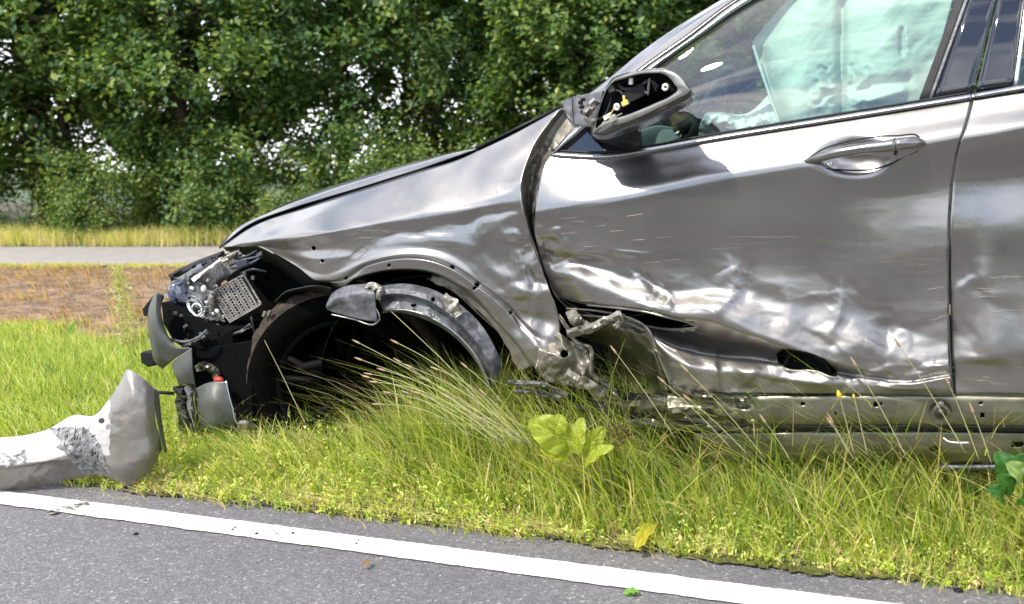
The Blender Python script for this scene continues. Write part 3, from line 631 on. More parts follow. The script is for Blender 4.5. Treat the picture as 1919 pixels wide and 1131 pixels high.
# ---- crumpled lower end of the fender
c0 = [(1003,690,.03),(1016,640,.05),(1040,622,.06),(1072,640,.07),(1100,655,.06)]
c1 = [(1012,705,.03),(1040,668,.02),(1062,660,.03),(1088,675,.03),(1108,690,.05)]
c2 = [(1030,716,.04),(1050,700,.04),(1070,690,.05),(1092,700,.03),(1112,712,.05)]
c3 = [(1048,722,.05),(1070,722,.02),(1092,722,.04),(1108,730,.05),(1134,742,.06)]
panel('crumpled_fender_end', loft([c0, c1, c2, c3], 90, 60), M['inner'], CAR, disp=lambda x, y: .025*np.abs(n2(x/34, y/28, 7))+.035*facet(x, y, 22, 18, .5, 25), hole=lambda x, y: ((x-1058)**2+(y-663)**2 < 60)|(n2(x/9, y/9, 11) > .52))
def scratches(nm, g_, dp, par, box, n_, L0, L1, slope=0., sp=.04, off_=.0007, rr=.00045, m_='silver'):
    ms = []
    for k in range(n_):
        x = RNG.uniform(box[0], box[1]); y = RNG.uniform(box[2], box[3]); ln = RNG.uniform(L0, L1); a_ = slope+RNG.normal(0, sp); q = []
        for t_ in np.linspace(0, 1, 7):
            u, v = x+ln*t_, y+ln*t_*a_+.6*math.sin(t_*2+k); i_ = np.unravel_index(np.argmin((g_[..., 0]-u)**2+(g_[..., 1]-v)**2), g_.shape[:2]); p_ = g_[i_]
            if abs(p_[0]-u)+abs(p_[1]-v) < 5: q.append((p_[0], p_[1], p_[2]+float(dp(np.array(p_[0]), np.array(p_[1])))-off_))
        if len(q) > 4:
            q = np.array(q); ms.append(tube_mesh(P(q[:, 0], q[:, 1], q[:, 2]), rr*np.array([.3]+[RNG.uniform(.5, 1.2)]*(len(q)-2)+[.3]), 4))
    if ms: o_ = build(nm, *join(ms), M[m_], par, CAR0); o_['kind'] = 'stuff'
scratches('scratches', g, fdisp, fender, (640,960,425,470), 18, 12, 70, .0, .04, .0004, .0003)
scratches('scratches', g, fdisp, fender, (600,680,460,500), 9, 15, 45, -.7, .3)
scratches('scratches', g, fdisp, fender, (880,1020,460,600), 14, 10, 40, .4, .5)
# ---- bonnet
h_n = [(416,455,.33),(470,421,.29),(577,381,.255),(683,347,.24),(789,314,.225),(860,293,.215),(893,281,.205)]
h_e = [(412,463,.36),(462,417,.31),(572,371,.275),(680,338,.262),(788,306,.25),(858,287,.235),(893,279,.225)]
h_e = [(412,464,.36),(462,424,.31),(541,392,.28),(612,370,.27),(683,349,.262),(718,338,.26),(789,316,.25),(858,292,.235),(893,280,.225)]
h_m = [(411,462,.40),(440,432,.34),(510,396,.302),(598,364,.29),(683,337,.283),(789,306,.272),(858,286,.255),(893,278.5,.24)]
h_c = [(411,461,.50),(425,445,.42),(480,410,.37),(577,365,.345),(683,330,.34),(789,300,.33),(855,284,.31),(893,278,.28)]
gh = loft([h_e, h_m, h_c], 90, 12); Vn = P(gh[..., 0], gh[..., 1], gh[..., 2])
mir = Vn[::-1]; dw = (.94-((mir-GA)@CN))*2; mir = mir+dw[..., None]*CN
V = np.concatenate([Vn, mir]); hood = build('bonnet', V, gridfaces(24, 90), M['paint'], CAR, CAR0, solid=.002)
ptube('bonnet_edge', h_e, .003, M['black'], hood, n=50, seg=6)
# black gutter between bonnet and fender
gg = [(p[0], p[1]+1, p[2]+.03) for p in h_e]; ga = [(a, b+3, w+.07) for a, b, w in h_n]; gb = [(a, b+1, w+.006) for a, b, w in f_top[:7]]
panel('bonnet_gutter', loft([gg, ga, gb], 80, 10), M['black'], CAR, solid=0)
# ---- front door skin
d0 = [(1031,292,.075),(1080,296,.072),(1133,297,.07),(1200,288,.07),(1340,264,.068),(1511,237,.066),(1680,210,.064),(1819,187,.062)]
d1 = [(1019,312,.06),(1075,322,.052),(1150,325,.047),(1340,290,.044),(1511,262,.042),(1680,237,.040),(1812,216,.040)]
d2 = [(1003,398,.024),(1075,386,.014),(1147,373,.012),(1340,334,.010),(1511,306,.009),(1680,279,.009),(1799,258,.010)]
d2b= [(1003,404,.026),(1075,393,.014),(1147,380,.011),(1340,342,.009),(1511,314,.008),(1680,290,.010),(1795,272,.014)]
d3 = [(1001,432,.045),(1075,432,.022),(1147,426,.016),(1340,405,.014),(1511,390,.016),(1600,380,.024),(1700,366,.030),(1781,350,.032)]
d4 = [(1008,462,.065),(1060,468,.030),(1150,475,.022),(1300,478,.022),(1430,482,.024),(1550,492,.026),(1680,480,.022),(1775,462,.018)]
d5 = [(1016,492,.075),(1060,490,.050),(1110,498,.042),(1190,520,.034),(1260,540,.020),(1350,537,.018),(1430,548,.020),(1530,560,.022),(1600,590,.022),(1680,610,.028),(1776,600,.022)]
d6 = [(1026,520,.080),(1070,525,.020),(1130,545,.006),(1200,564,-.008),(1253,578,-.018),(1343,582,-.022),(1400,602,-.018),(1463,625,-.012),(1540,655,-.006),(1612,672,-.004),(1690,684,.002),(1778,676,.012)]
d7 = [(1040,553,.085),(1090,562,.028),(1140,570,.010),(1200,575,-.010),(1253,588,-.022),(1343,600,-.026),(1400,620,-.022),(1463,642,-.016),(1540,668,-.006),(1612,690,.0),(1690,698,.010),(1780,688,.020)]
d8 = [(1062,576,.10),(1110,578,.060),(1160,594,.100),(1215,622,.125),(1270,648,.125),(1343,664,.120),(1400,668,.10),(1463,672,.060),(1540,690,.045),(1612,702,.030),(1690,712,.022),(1781,700,.026)]
d9 = [(1200,612,.065),(1222,628,.056),(1252,650,.042),(1300,668,.030),(1343,676,.026),(1400,680,.024),(1455,684,.022),(1530,700,.020),(1600,708,.022),(1690,722,.012),(1782,708,.014)]
d10= [(1226,648,.055),(1248,665,.030),(1290,686,.006),(1343,694,.004),(1400,698,.004),(1460,706,.006),(1530,716,.010),(1610,718,.016),(1690,728,.012),(1783,722,.018)]
d11= [(1250,700,.05),(1265,705,.035),(1300,712,.018),(1343,714,.016),(1400,714,.012),(1460,718,.016),(1530,725,.018),(1610,727,.020),(1690,732,.020),(1784,731,.022)]
d12= [(1262,735,.05),(1280,736,.04),(1320,736,.032),(1380,736,.028),(1460,737,.030),(1530,737,.030),(1610,737,.030),(1690,738,.030),(1785,738,.030)]
g = loft([d0, d1, d2, d2b, d3, d4, d5, d6, d7, d8, d9, d10, d11, d12], 380, 240)
DD = [(1010,440,1060,428,8,-.008),(1022,455,1050,450,7,.010),(1050,440,1065,480,9,-.008),(1100,408,1140,413,4,.003),(1075,470,1040,492,8,.010),
      (1185,515,1240,570,9,-.016),(1205,508,1255,560,8,.014),(1240,545,1262,585,7,-.016),(1210,560,1252,552,6,.010),
      (1365,500,1385,545,14,-.010),(1385,545,1340,585,10,-.014),(1400,510,1395,560,10,.008),(1320,560,1380,572,6,.006),
      (1460,545,1500,625,18,-.007),(1545,540,1552,640,16,.010),(1575,560,1540,650,12,-.010),(1500,620,1560,650,10,.009),
      (1590,600,1650,640,14,-.010),(1660,590,1665,650,8,.010),(1620,640,1660,655,7,-.008),(1670,590,1690,620,9,.008),
      (1580,520,1610,545,5,.003),(1690,615,1700,640,7,-.006),(1140,480,1190,488,5,.004),(1150,470,1230,478,4,-.003),
      (1340,655,1345,735,7,-.014),(1300,660,1330,690,9,.010),(1355,670,1395,735,10,.012),(1420,680,1380,730,9,-.012),(1430,660,1450,735,8,.008),
      (1600,712,1660,690,8,-.014),(1650,715,1740,700,10,-.014),(1700,722,1775,700,8,.008),(1590,700,1620,730,8,.010),(1540,700,1560,730,8,-.008),
      (1270,660,1400,668,5,-.008),(1250,690,1300,700,9,-.010),(1745,690,1782,680,6,-.010),(1480,560,1600,548,7,-.003),(1420,595,1480,600,9,.006)]
rd_ = ridge(DD)
def ddisp(x, y):
    m = np.clip((y-(455+.10*(x-1050)))/70, 0, 1); m2 = np.clip((y-640)/40, 0, 1)
    left = np.clip((1110-x)/90, 0, 1)*np.clip((y-415)/50, 0, 1)
    cup = ((x-1606)/62)**2+((y-(292+.0*x))/33)**2
    return (1.25*rd_(x, y)+m*(.008*np.abs(n2(x/150, y/80, 1))+.011*facet(x, y, 95, 48, .35, 5)+.0028*facet(x, y, 30, 20, -.4, 9))+m2*(.008*n2(x/90, y/44, 4)+.016*facet(x, y, 70, 34, -.5, 11)+.005*facet(x, y, 24, 16, .6, 14))
            +left*.016*n2(x/30, y/24, 6)+.0010*n2(x/160, y/30, 3)+.030*np.exp(-np.clip(cup, 0, 9)**1.6*1.3))
HOLE = [(1455,662),(1466,654),(1490,656),(1515,660),(1545,672),(1566,692),(1571,708),(1556,706),(1536,698),(1515,694),(1492,695),(1470,690),(1458,680)]
dhp = [(1512+470/1667*0, 0)]
DM = {}
def ddark(x, y): return inpoly(x, y, HOLE)
GAP = [(1036,556),(1100,571),(1160,577),(1205,583),(1250,594),(1285,602),(1310,612),(1285,616),(1255,617),(1215,612),(1150,596),(1090,590),(1050,578)]
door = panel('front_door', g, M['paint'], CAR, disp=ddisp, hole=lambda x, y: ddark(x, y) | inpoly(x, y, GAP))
def on_door(pts):
    q = np.array([g[np.unravel_index(np.argmin((g[..., 0]-x)**2+(g[..., 1]-y)**2), g.shape[:2])] for x, y in pts]); q[:, 2] += ddisp(q[:, 0], q[:, 1]); q[:, :2] = pts; return q
for pl_ in (GAP[1:7], GAP[6:12]):
    ptube('gap_lip', [tuple(v) for v in on_door(pl_)], .0036, M['paint'], door, n=50, seg=7)
plate('gap_backing', [(1030,552),(1100,565),(1262,590),(1400,632),(1330,640),(1215,625),(1090,604),(1046,585)], .19, .01, M['void'], door)
scratches('scratches', g, ddisp, door, (1030,1760,440,540), 34, 15, 120, -.03, .02, .0004, .0003, 'inner')
scratches('scratches', g, ddisp, door, (1100,1760,540,640), 26, 10, 50, .05, .3, .0004, .00035)
scratches('scratches', g, ddisp, door, (1040,1200,400,470), 8, 10, 45, -.1)
# rolled lip of the tear, black inner door behind it
hl = [(x, y, .018+.0*x) for x, y in HOLE]; hl = np.array(hl+[hl[0]]); 
i0 = np.array([g[np.unravel_index(np.argmin((g[..., 0]-x)**2+(g[..., 1]-y)**2), g.shape[:2])] for x, y, _ in hl]); i0[:, 2] += ddisp(i0[:, 0], i0[:, 1])
i0[:, :2] = hl[:, :2]
ptube('torn_edge', [tuple(q) for q in i0[6:13]], .0035, M['silver'], door, n=40, seg=6)
inn = np.stack([i0, shrink(i0, 1512, 680, .93), shrink(i0, 1512, 680, .86)]); inn[1, :, 2] += .03; inn[2, :, 2] += .09
panel('tear_wall', inn, M['black'], door, solid=0)
plate('inner_door_panel', [(1440,640),(1600,640),(1600,730),(1440,730)], .14, .01, M['black'], door)
ptube('window_motor_rib', [(1478,655,.09),(1474,676,.08),(1466,690,.075)], .006, M['blackr'], door, seg=6)
ptube('loom', [(1520,662,.07),(1548,680,.06),(1560,700,.06)], .004, M['blackr'], door, seg=6)
# front folded edge of the door
e = [(1031,292,.075),(1019,312,.06),(1008,350,.045),(1003,398,.026),(1001,432,.047),(1008,462,.067),(1016,492,.078),(1026,520,.082),(1040,553,.087),(1062,576,.10)]
e2 = [(x+2, y, w+.045) for x, y, w in e]
panel('door_edge', loft([e, e2], 60, 4), M['paintd'], door)
e = [(1819,187,.062),(1812,216,.040),(1799,258,.010),(1795,272,.014),(1781,350,.032),(1775,462,.018),(1776,600,.022),(1781,700,.026),(1785,738,.030)]
ptube('door_rear_edge', [(x+.6, y, w+.002) for x, y, w in e], .0016, M['silver'], door, n=60, seg=5)
e2 = [(x+3, y, w+.05) for x, y, w in e]; panel('door_shut_face', loft([e, e2], 60, 4), M['black'], door)
# torn flap of the door skin's leading edge
ptube('torn_leading_edge', [(1062,578,.09),(1110,581,.055),(1160,590,.045),(1198,604,.03),(1212,614,.025),(1228,648,.03),(1240,680,.035),(1252,708,.04),(1264,738,.05)], .0035, M['inner'], door, n=60, seg=6)
# ---- door handle
hs = smooth([(1508,303,.022,5),(1530,297,-.004,9),(1560,288,-.026,11),(1610,279,-.034,12),(1660,273,-.034,13),(1700,268,-.026,13),(1718,267,-.004,12),(1724,268,.012,10)], 34)
def handle(seg, i0_, i1, nm, m):
    q = seg[i0_:i1]; p = P(q[:, 0], q[:, 1], q[:, 2]); return tube(nm, p, q[:, 3]*.00145, m, door, CAR0, seg=14, flat=.75)
handle(hs, 0, 27, 'door_handle', M['paint']); handle(hs, 26, 34, 'handle_end_cap', M['paint'])
plate('handle_gap', [(1675,258),(1678,258),(1678,290),(1675,290)], .0, .02, M['black'], door, 0)
ptube('handle_gasket', [(1503,303,.013),(1530,312,.013),(1580,318,.016),(1640,316,.016),(1690,296,.014),(1727,272,.012),(1722,256,.012),(1680,254,.012),(1600,262,.014),(1545,278,.014),(1503,303,.013)], .0022, M['black'], door, n=60, seg=5)
ptube('lock_pin', [(1552,309,.02),(1558,308,.0)], .006, M['chrome'], door, seg=8)
# ---- belt trim
bt0 = [(1034,283,.075),(1080,286,.072),(1133,287,.07),(1200,278,.07),(1340,253,.068),(1511,225,.066),(1680,198,.064),(1821,175,.062)]
bt1 = [(x, y+6, w-.009) for x, y, w in bt0]; bt2 = [(x, y+12, w+.001) for x, y, w in bt0]
panel('belt_trim', loft([bt0, bt1, bt2], 80, 9), M['trim'], door, solid=.003)
ptube('trim_shadow_gap', [(x, y+1.5, w+.001) for x, y, w in bt2], .0022, M['black'], door, n=60, seg=5)
ptube('window_wiper_seal', [(x, y-2, w+.006) for x, y, w in bt0], .004, M['black'], door, n=60, seg=6)
# ---- greenhouse
def belt(x): return np.interp(x, [1034,1200,1340,1511,1680,1821,2500,3200], [283,278,253,225,198,175,95,70])
def gw(x, y): d = np.clip(belt(x)-y, 0, 420); return .078+.00030*d+1.0e-6*d*d
def G3(l, dw=0): return [(x, y, float(gw(x, y))+dw) for x, y in l]
pil_o = [(1052,204),(1108,172),(1158,132),(1200,98),(1349,0),(1480,-72),(1650,-128),(1900,-165),(2200,-170),(2600,-150)]
pil_g = [(1076,232),(1130,188),(1205,127),(1290,67),(1380,0),(1500,-60),(1660,-112),(1900,-146),(2200,-150),(2600,-130)]
fr_o = [(1060,256),(1090,228),(1135,192),(1209,127),(1294,68),(1384,0),(1503,-57),(1662,-109),(1900,-143),(2200,-147),(2600,-127)]
fr_m = [(1034,288),(1075,250),(1150,185),(1220,127),(1305,66),(1398,1),(1512,-53),(1667,-103),(1900,-136),(2200,-140),(2600,-120)]
fr_i = [(1042,288),(1085,252),(1160,186),(1229,127),(1314,66),(1412,0),(1520,-48),(1672,-97),(1900,-128),(2200,-132),(2600,-112)]
gl_e = [(1050,288),(1092,254),(1168,187),(1240,124),(1325,63),(1424,0),(1530,-42),(1680,-90),(1900,-120),(2200,-124),(2600,-104)]
a = [(x, y, float(gw(x, y))+.05) for x, y in pil_o]; a[0] = (1052,204,.15)
panel('windscreen_pillar', loft([a, G3([( (p[0]+q[0])/2, (p[1]+q[1])/2) for p, q in zip(pil_o, pil_g)], .01), G3(pil_g, -.004)], 120, 14), M['paint'], CAR, solid=.003)
ptube('roof_seal', G3(pil_g, .004), .0065, M['black'], CAR, n=100, seg=6)
panel('window_frame', loft([G3(fr_o), G3(fr_m, -.012), G3(fr_i)], 120, 10), M['trim'], door, solid=.003)
panel('window_rubber', loft([G3(fr_i, .002), G3(gl_e, .006)], 120, 4), M['blackr'], door, solid=.003)
# mirror triangle
plate('mirror_triangle', [(x, y, gw(x, y)+.004) for x, y in [(1058,284),(1100,246),(1150,200),(1200,160),(1201,277),(1135,286)]], None, .01, M['glossb'], door)
ptube('quarter_seal', [(1200,278,.086),(1199,240,.11),(1199,160,.16)], .005, M['black'], door, seg=6)
# front window pane
p_t = [(1199,158),(1240,124),(1325,63),(1424,0),(1530,-42),(1680,-90),(1830,-110)]
p_b = [(1199,279),(1260,268),(1340,253),(1420,240),(1511,225),(1620,207),(1724,191)]
p_m = [((a_[0]+b_[0])/2, (a_[1]+b_[1])/2) for a_, b_ in zip(p_t, p_b)]
panel('window_pane', loft([G3(p_t, .012), G3(p_m, .006), G3(p_b, .010)], 60, 40), M['glass'], door, solid=0, disp=lambda x, y: 0*x)
# door window rear strips: black post, thin bright trim, black applique
def post(nm, x0, x1, xt0, xt1, m, dw=0.0, par=None, yt=-118):
    yb0, yb1 = belt(x0), belt(x1); pl = [(x0, yb0), (x1, yb1), (xt1, yt), (xt0, yt)]
    q = loft([[(xt0, yt, gw(xt0, yt)+dw), (xt1, yt, gw(xt1, yt)+dw)], [((x0+xt0)/2, (yb0+yt)/2, gw((x0+xt0)/2, (yb0+yt)/2)+dw-.004), ((x1+xt1)/2, (yb1+yt)/2, gw((x1+xt1)/2, (yb1+yt)/2)+dw-.004)], [(x0, yb0, gw(x0, yb0)+dw), (x1, yb1, gw(x1, yb1)+dw)]], 6, 14)
    return panel(nm, q, m, par or door, solid=.006)
post('window_channel', 1720, 1739, 1835, 1850, M['blackr'], .004)
post('window_post_trim', 1739, 1745, 1850, 1856, M['greyp'], -.002)
post('door_post_cover', 1746, 1822, 1857, 1896, M['glossb'], 0)
# ---- rear door
r0 = [(1823,186,.062),(1919,171,.06),(2150,140,.058),(2420,110,.066),(2560,98,.08)]
r1 = [(1816,216,.040),(1919,203,.038),(2150,178,.034),(2420,150,.04),(2560,138,.06)]
r2 = [(1803,258,.010),(1870,247,.008),(1919,238,.008),(2150,205,.010),(2420,178,.02),(2580,165,.04)]
r3 = [(1798,276,.013),(1870,266,.012),(1919,258,.012),(2150,228,.012),(2420,205,.022),(2600,195,.04)]
r4 = [(1787,340,.030),(1850,336,.038),(1919,330,.040),(2150,320,.040),(2420,300,.01),(2590,290,.01)]
r5 = [(1781,430,.020),(1850,432,.020),(1919,432,.022),(2150,430,.024),(2420,430,.0),(2560,430,.0)]
r6 = [(1779,520,.034),(1830,520,.018),(1919,525,.022),(2150,540,.024),(2400,560,.02),(2500,560,.02)]
r7 = [(1782,600,.040),(1830,610,.012),(1919,615,.012),(2150,640,.01),(2380,650,.02),(2450,650,.02)]
r8 = [(1785,668,.035),(1840,665,.006),(1919,660,.006),(2150,690,.01),(2360,700,.02),(2420,700,.02)]
r9 = [(1788,690,.03),(1840,690,.022),(1919,690,.020),(2150,715,.02),(2350,720,.03),(2410,720,.03)]
r10= [(1790,738,.03),(1840,738,.03),(1919,739,.03),(2150,745,.03),(2350,750,.04),(2400,750,.04)]
g2_ = loft([r0, r1, r2, r3, r4, r5, r6, r7, r8, r9, r10], 150, 130)
RDD = [(1800,545,1830,520,10,-.010),(1815,560,1900,552,10,-.006),(1800,600,1830,640,8,.008),(1796,668,1860,676,6,-.008),(1800,682,1850,680,6,.010),(1805,530,1850,560,12,.006)]
rr_ = ridge(RDD)
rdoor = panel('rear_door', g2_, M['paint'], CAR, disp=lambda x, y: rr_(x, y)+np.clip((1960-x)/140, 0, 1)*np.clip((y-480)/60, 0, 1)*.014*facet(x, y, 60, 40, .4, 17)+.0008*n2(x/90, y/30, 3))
bt = [(1825,174,.062),(1919,158,.06),(2150,127,.058),(2420,97,.066),(2560,84,.08)]
panel('belt_trim', loft([bt, [(x, y+6, w-.009) for x, y, w in bt], [(x, y+12, w+.001) for x, y, w in bt]], 50, 9), M['trim'], rdoor, solid=.003)
post('door_post_cover', 1828, 1897, 1898, 1936, M['glossb'], 0, rdoor)
post('window_post_trim', 1899, 1906, 1937, 1944, M['trim'], -.003, rdoor)
p_t = [(1945,-118),(2150,-122),(2380,-118),(2500,-60)]; p_b = [(1907,161),(2150,128),(2400,100),(2540,88)]
panel('window_pane', loft([G3(p_t, .012), G3(p_b, .010)], 30, 20), M['glass'], rdoor, solid=0)
hs2 = smooth([(2255,232,.02,5),(2290,226,-.006,9),(2350,216,-.03,12),(2420,206,-.03,14),(2470,198,-.02,14),(2490,196,.0,11)], 24)
tube('door_handle', P(hs2[:, 0], hs2[:, 1], hs2[:, 2]), hs2[:, 3]*.0013, M['paint'], rdoor, CAR0, seg=12, flat=.75)
scratches('scratches', g2_, lambda x, y: rr_(x, y), rdoor, (1800,1919,500,720), 22, 15, 90, -.03)
# rear quarter, coarse but whole
q = [[(2562,98,.08),(2800,75,.10),(3100,90,.16),(3300,110,.30)], [(2582,166,.04),(2800,140,.05),(3100,140,.10),(3320,160,.28)], [(2592,290,.01),(2800,270,.0),(3100,280,.06),(3340,300,.26)],
     [(2562,430,.0),(2660,360,-.01),(2900,340,-.01),(3080,400,.03),(3340,420,.25)], [(2452,650,.02),(2540,480,.0),(2700,400,-.01),(2900,390,-.01),(3040,500,.04),(3330,520,.25)]]
panel('rear_quarter', loft(q, 60, 30), M['paint'], CAR)
panel('rear_pillar', loft([G3([(2500,-118),(2800,-105),(3100,-60)]), G3([(2560,84),(2800,66),(3150,80)])], 20, 10), M['paint'], CAR)
# ---- sill
def sill(nm, ys, w, m, x0=1140, x1=2420, disp=None, hole=None, nu=300, nv=24, par=CAR, sl=.004):
    C_ = [[(x0, y-.004*(1919-x0)*0, ww), ((x0+x1)/2, y+(0), ww), (x1, y+sl*(x1-1919)*10, ww)] for y, ww in zip(ys, w)]
    return panel(nm, loft(C_, nu, nv), m, par, disp=disp, hole=hole)
sh_ = [(1504,757,4),(1642,757,4.5),(1652,757,3),(1566,775,3),(1839,755,4),(1841,778,4.5),(1395,762,0)]
def shole(x, y):
    m = np.zeros(x.shape, bool)
    for a_, b_, r in sh_: m |= (x-a_)**2+(y-b_)**2 < r*r
    return m
def sdisp(x, y):
    l_ = np.clip((1440-x)/160, 0, 1); a_ = np.hypot(x-1763, y-772); b_ = np.hypot(x-1395, y-752)
    return l_*(.035*np.abs(n2(x/60, y/18, 2))+.008*n2(x/20, y/9, 3))+.010*np.exp(-((a_-14)/6)**2)-.018*np.exp(-(a_/9)**2)+.012*np.exp(-((b_-9)/5)**2)+.006*np.exp(-((x-1412)/5)**2)+.0015*n2(x/40, y/20, 5)
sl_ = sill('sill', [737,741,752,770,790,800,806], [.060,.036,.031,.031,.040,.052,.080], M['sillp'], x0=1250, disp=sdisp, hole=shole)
sill('sill_back', [736,775,815], [.10,.08,.11], M['black'], x0=1180, nu=20, nv=6)
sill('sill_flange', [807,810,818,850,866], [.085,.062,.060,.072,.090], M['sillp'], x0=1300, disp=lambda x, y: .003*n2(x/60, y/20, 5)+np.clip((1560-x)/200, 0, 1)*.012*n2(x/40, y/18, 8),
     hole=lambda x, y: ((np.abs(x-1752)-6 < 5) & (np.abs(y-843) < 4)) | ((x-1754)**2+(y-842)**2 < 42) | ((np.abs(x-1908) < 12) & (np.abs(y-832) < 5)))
sill('sill_seam', [800,812], [.045,.075], M['blackr'], x0=1330, nu=60, nv=4)
sill('underbody_rail', [868,876,884], [.10,.09,.11], M['greyp'], x0=1760, nu=40, nv=6)
ptube('flange_clip', [(1768,820,.05),(1776,826,.045),(1792,829,.045),(1815,829,.05)], .0022, M['white'], sl_, n=12, seg=6)
ptube('jack_plug', [(1763,772,.035),(1763,772,.020)], .013, M['blackr'], sl_, seg=14)
for x, y in ((1395,752), (1763,757)): ptube('sill_plug', [(x, y, .032), (x, y, .022)], .008, M['greyp'], sl_, seg=12)
# ---- torn front end of the sill / hinge post base
t0 = [(1052,560,.13),(1100,585,.12),(1160,600,.12),(1200,612,.10)]
t1 = [(1080,620,.18),(1120,625,.16),(1170,622,.10),(1218,636,.07)]
t2 = [(1100,660,.24),(1140,662,.20),(1190,672,.13),(1238,690,.07)]
t3 = [(1110,705,.28),(1160,712,.24),(1210,715,.14),(1252,738,.07)]
t4 = [(1140,745,.20),(1180,750,.16),(1230,745,.09),(1270,790,.07)]
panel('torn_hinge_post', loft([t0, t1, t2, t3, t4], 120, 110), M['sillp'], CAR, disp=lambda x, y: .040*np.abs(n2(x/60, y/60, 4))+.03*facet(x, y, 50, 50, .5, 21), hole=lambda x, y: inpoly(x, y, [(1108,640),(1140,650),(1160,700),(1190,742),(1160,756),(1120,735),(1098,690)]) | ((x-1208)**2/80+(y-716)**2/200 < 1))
# bent tube-like fold with its bright kinks
def fold(nm, pts, m, w=.05, k=3, amp=.02, par=CAR, nv=5, seed=0, th=9):
    p = np.asarray(pts, float); n_ = 26; s = smooth(np.c_[p[:, :2], p[:, 2]], n_); t = np.gradient(s[:, :2], axis=0); t /= np.linalg.norm(t, axis=1)[:, None]+1e-9; nr = np.c_[-t[:, 1], t[:, 0]]
    g_ = np.stack([np.c_[s[:, :2]+nr*(th*(v-.5)*2*(1+.7*n2(s[:, 0]/13, s[:, 1]/13, seed+5+int(v*2))))[:, None], s[:, 2]-amp*.7*math.sin(v*math.pi)+amp*1.5*n2(s[:, 0]/11, s[:, 1]/11+v*2.3, seed)] for v in np.linspace(0, 1, nv)])
    return panel(nm, g_, m, par, auto=28)
fold('bent_bracket', [(1062,622,.05),(1085,620,.02),(1110,612,-.01),(1140,598,-.02),(1165,588,-.01)], M['silver'], th=8, amp=.03)
fold('bent_bracket', [(1166,588,-.01),(1164,600,.0),(1150,612,.03)], M['silver'], th=5, amp=.015, seed=2)
fold('torn_strip', [(1070,580,.05),(1078,598,.03),(1100,612,.04)], M['silver'], th=10, amp=.03, seed=3)
fold('torn_strip', [(1046,590,.08),(1060,610,.05),(1080,640,.05),(1105,652,.03),(1108,690,.02),(1108,702,.03)], M['inner'], th=4, amp=.012, seed=4)
fold('torn_strip', [(1108,698,.02),(1125,712,.03),(1150,735,.03),(1166,760,.03),(1176,785,.05)], M['inner'], th=4, amp=.015, seed=5)
fold('torn_strip', [(1165,590,.0),(1185,600,.01),(1200,606,.02),(1222,642,.03),(1240,668,.03)], M['inner'], th=3, amp=.01, seed=6)
fold('torn_strip', [(1060,700,.03),(1080,712,.01),(1105,722,.02),(1130,742,.05)], M['silver'], th=12, amp=.03, seed=7)
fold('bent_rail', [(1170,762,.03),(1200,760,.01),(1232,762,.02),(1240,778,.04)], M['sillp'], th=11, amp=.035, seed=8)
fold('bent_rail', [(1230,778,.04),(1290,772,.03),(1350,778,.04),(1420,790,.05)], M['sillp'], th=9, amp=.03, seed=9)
fold('bent_rail', [(1170,790,.06),(1240,795,.05),(1330,800,.05),(1430,802,.06)], M['inner'], th=8, amp=.02, seed=10)
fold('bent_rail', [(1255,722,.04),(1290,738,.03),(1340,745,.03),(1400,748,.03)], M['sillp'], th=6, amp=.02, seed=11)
fold('torn_liner_strip', [(952,716,.05),(990,718,.04),(1030,724,.04),(1062,742,.05)], M['greyp'], th=5, amp=.02, seed=12)
fold('torn_liner_strip', [(965,733,.06),(1010,736,.05),(1050,746,.05)], M['greyp'], th=6, amp=.02, seed=13)
fold('torn_liner_strip', [(1085,760,.10),(1110,790,.08),(1140,800,.08)], M['blackr'], th=16, amp=.04, seed=14)
fold('crumpled_bracket', [(1120,745,.12),(1135,770,.10),(1150,800,.10)], M['greyp'], th=14, amp=.04, seed=15)
# ---- dark structure inside: bulkhead, engine bay sides, floor
def slab(nm, px0, px1, py0, py1, w0, w1, m=None):
    a_ = P(px0, py0, w0); b_ = P(px1, py0, w0); c_ = P(px1, py1, w0); d_ = P(px0, py1, w0); V = [a_, b_, c_, d_]; V += [v+CN*(w1-w0) for v in V]
    V = np.array(V); zt = (V[0][2]+V[1][2])/2
    F = [(3, 2, 1, 0), (4, 5, 6, 7), (0, 1, 5, 4), (1, 2, 6, 5), (2, 3, 7, 6), (3, 0, 4, 7)]; return build(nm, V, F, m or M['black'], CAR, CAR0, sm=False)
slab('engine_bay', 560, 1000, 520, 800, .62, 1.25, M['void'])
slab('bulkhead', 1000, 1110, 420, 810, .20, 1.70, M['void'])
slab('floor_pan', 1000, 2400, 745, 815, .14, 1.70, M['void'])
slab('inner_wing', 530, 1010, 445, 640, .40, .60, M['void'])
# wheel-house shell above the wheel
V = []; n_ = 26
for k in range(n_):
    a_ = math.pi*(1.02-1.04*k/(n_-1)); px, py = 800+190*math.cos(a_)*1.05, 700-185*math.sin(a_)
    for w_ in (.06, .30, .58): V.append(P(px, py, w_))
build('wheelhouse', V, gridfaces(n_, 3), M['void'], CAR, CAR0, solid=.003)
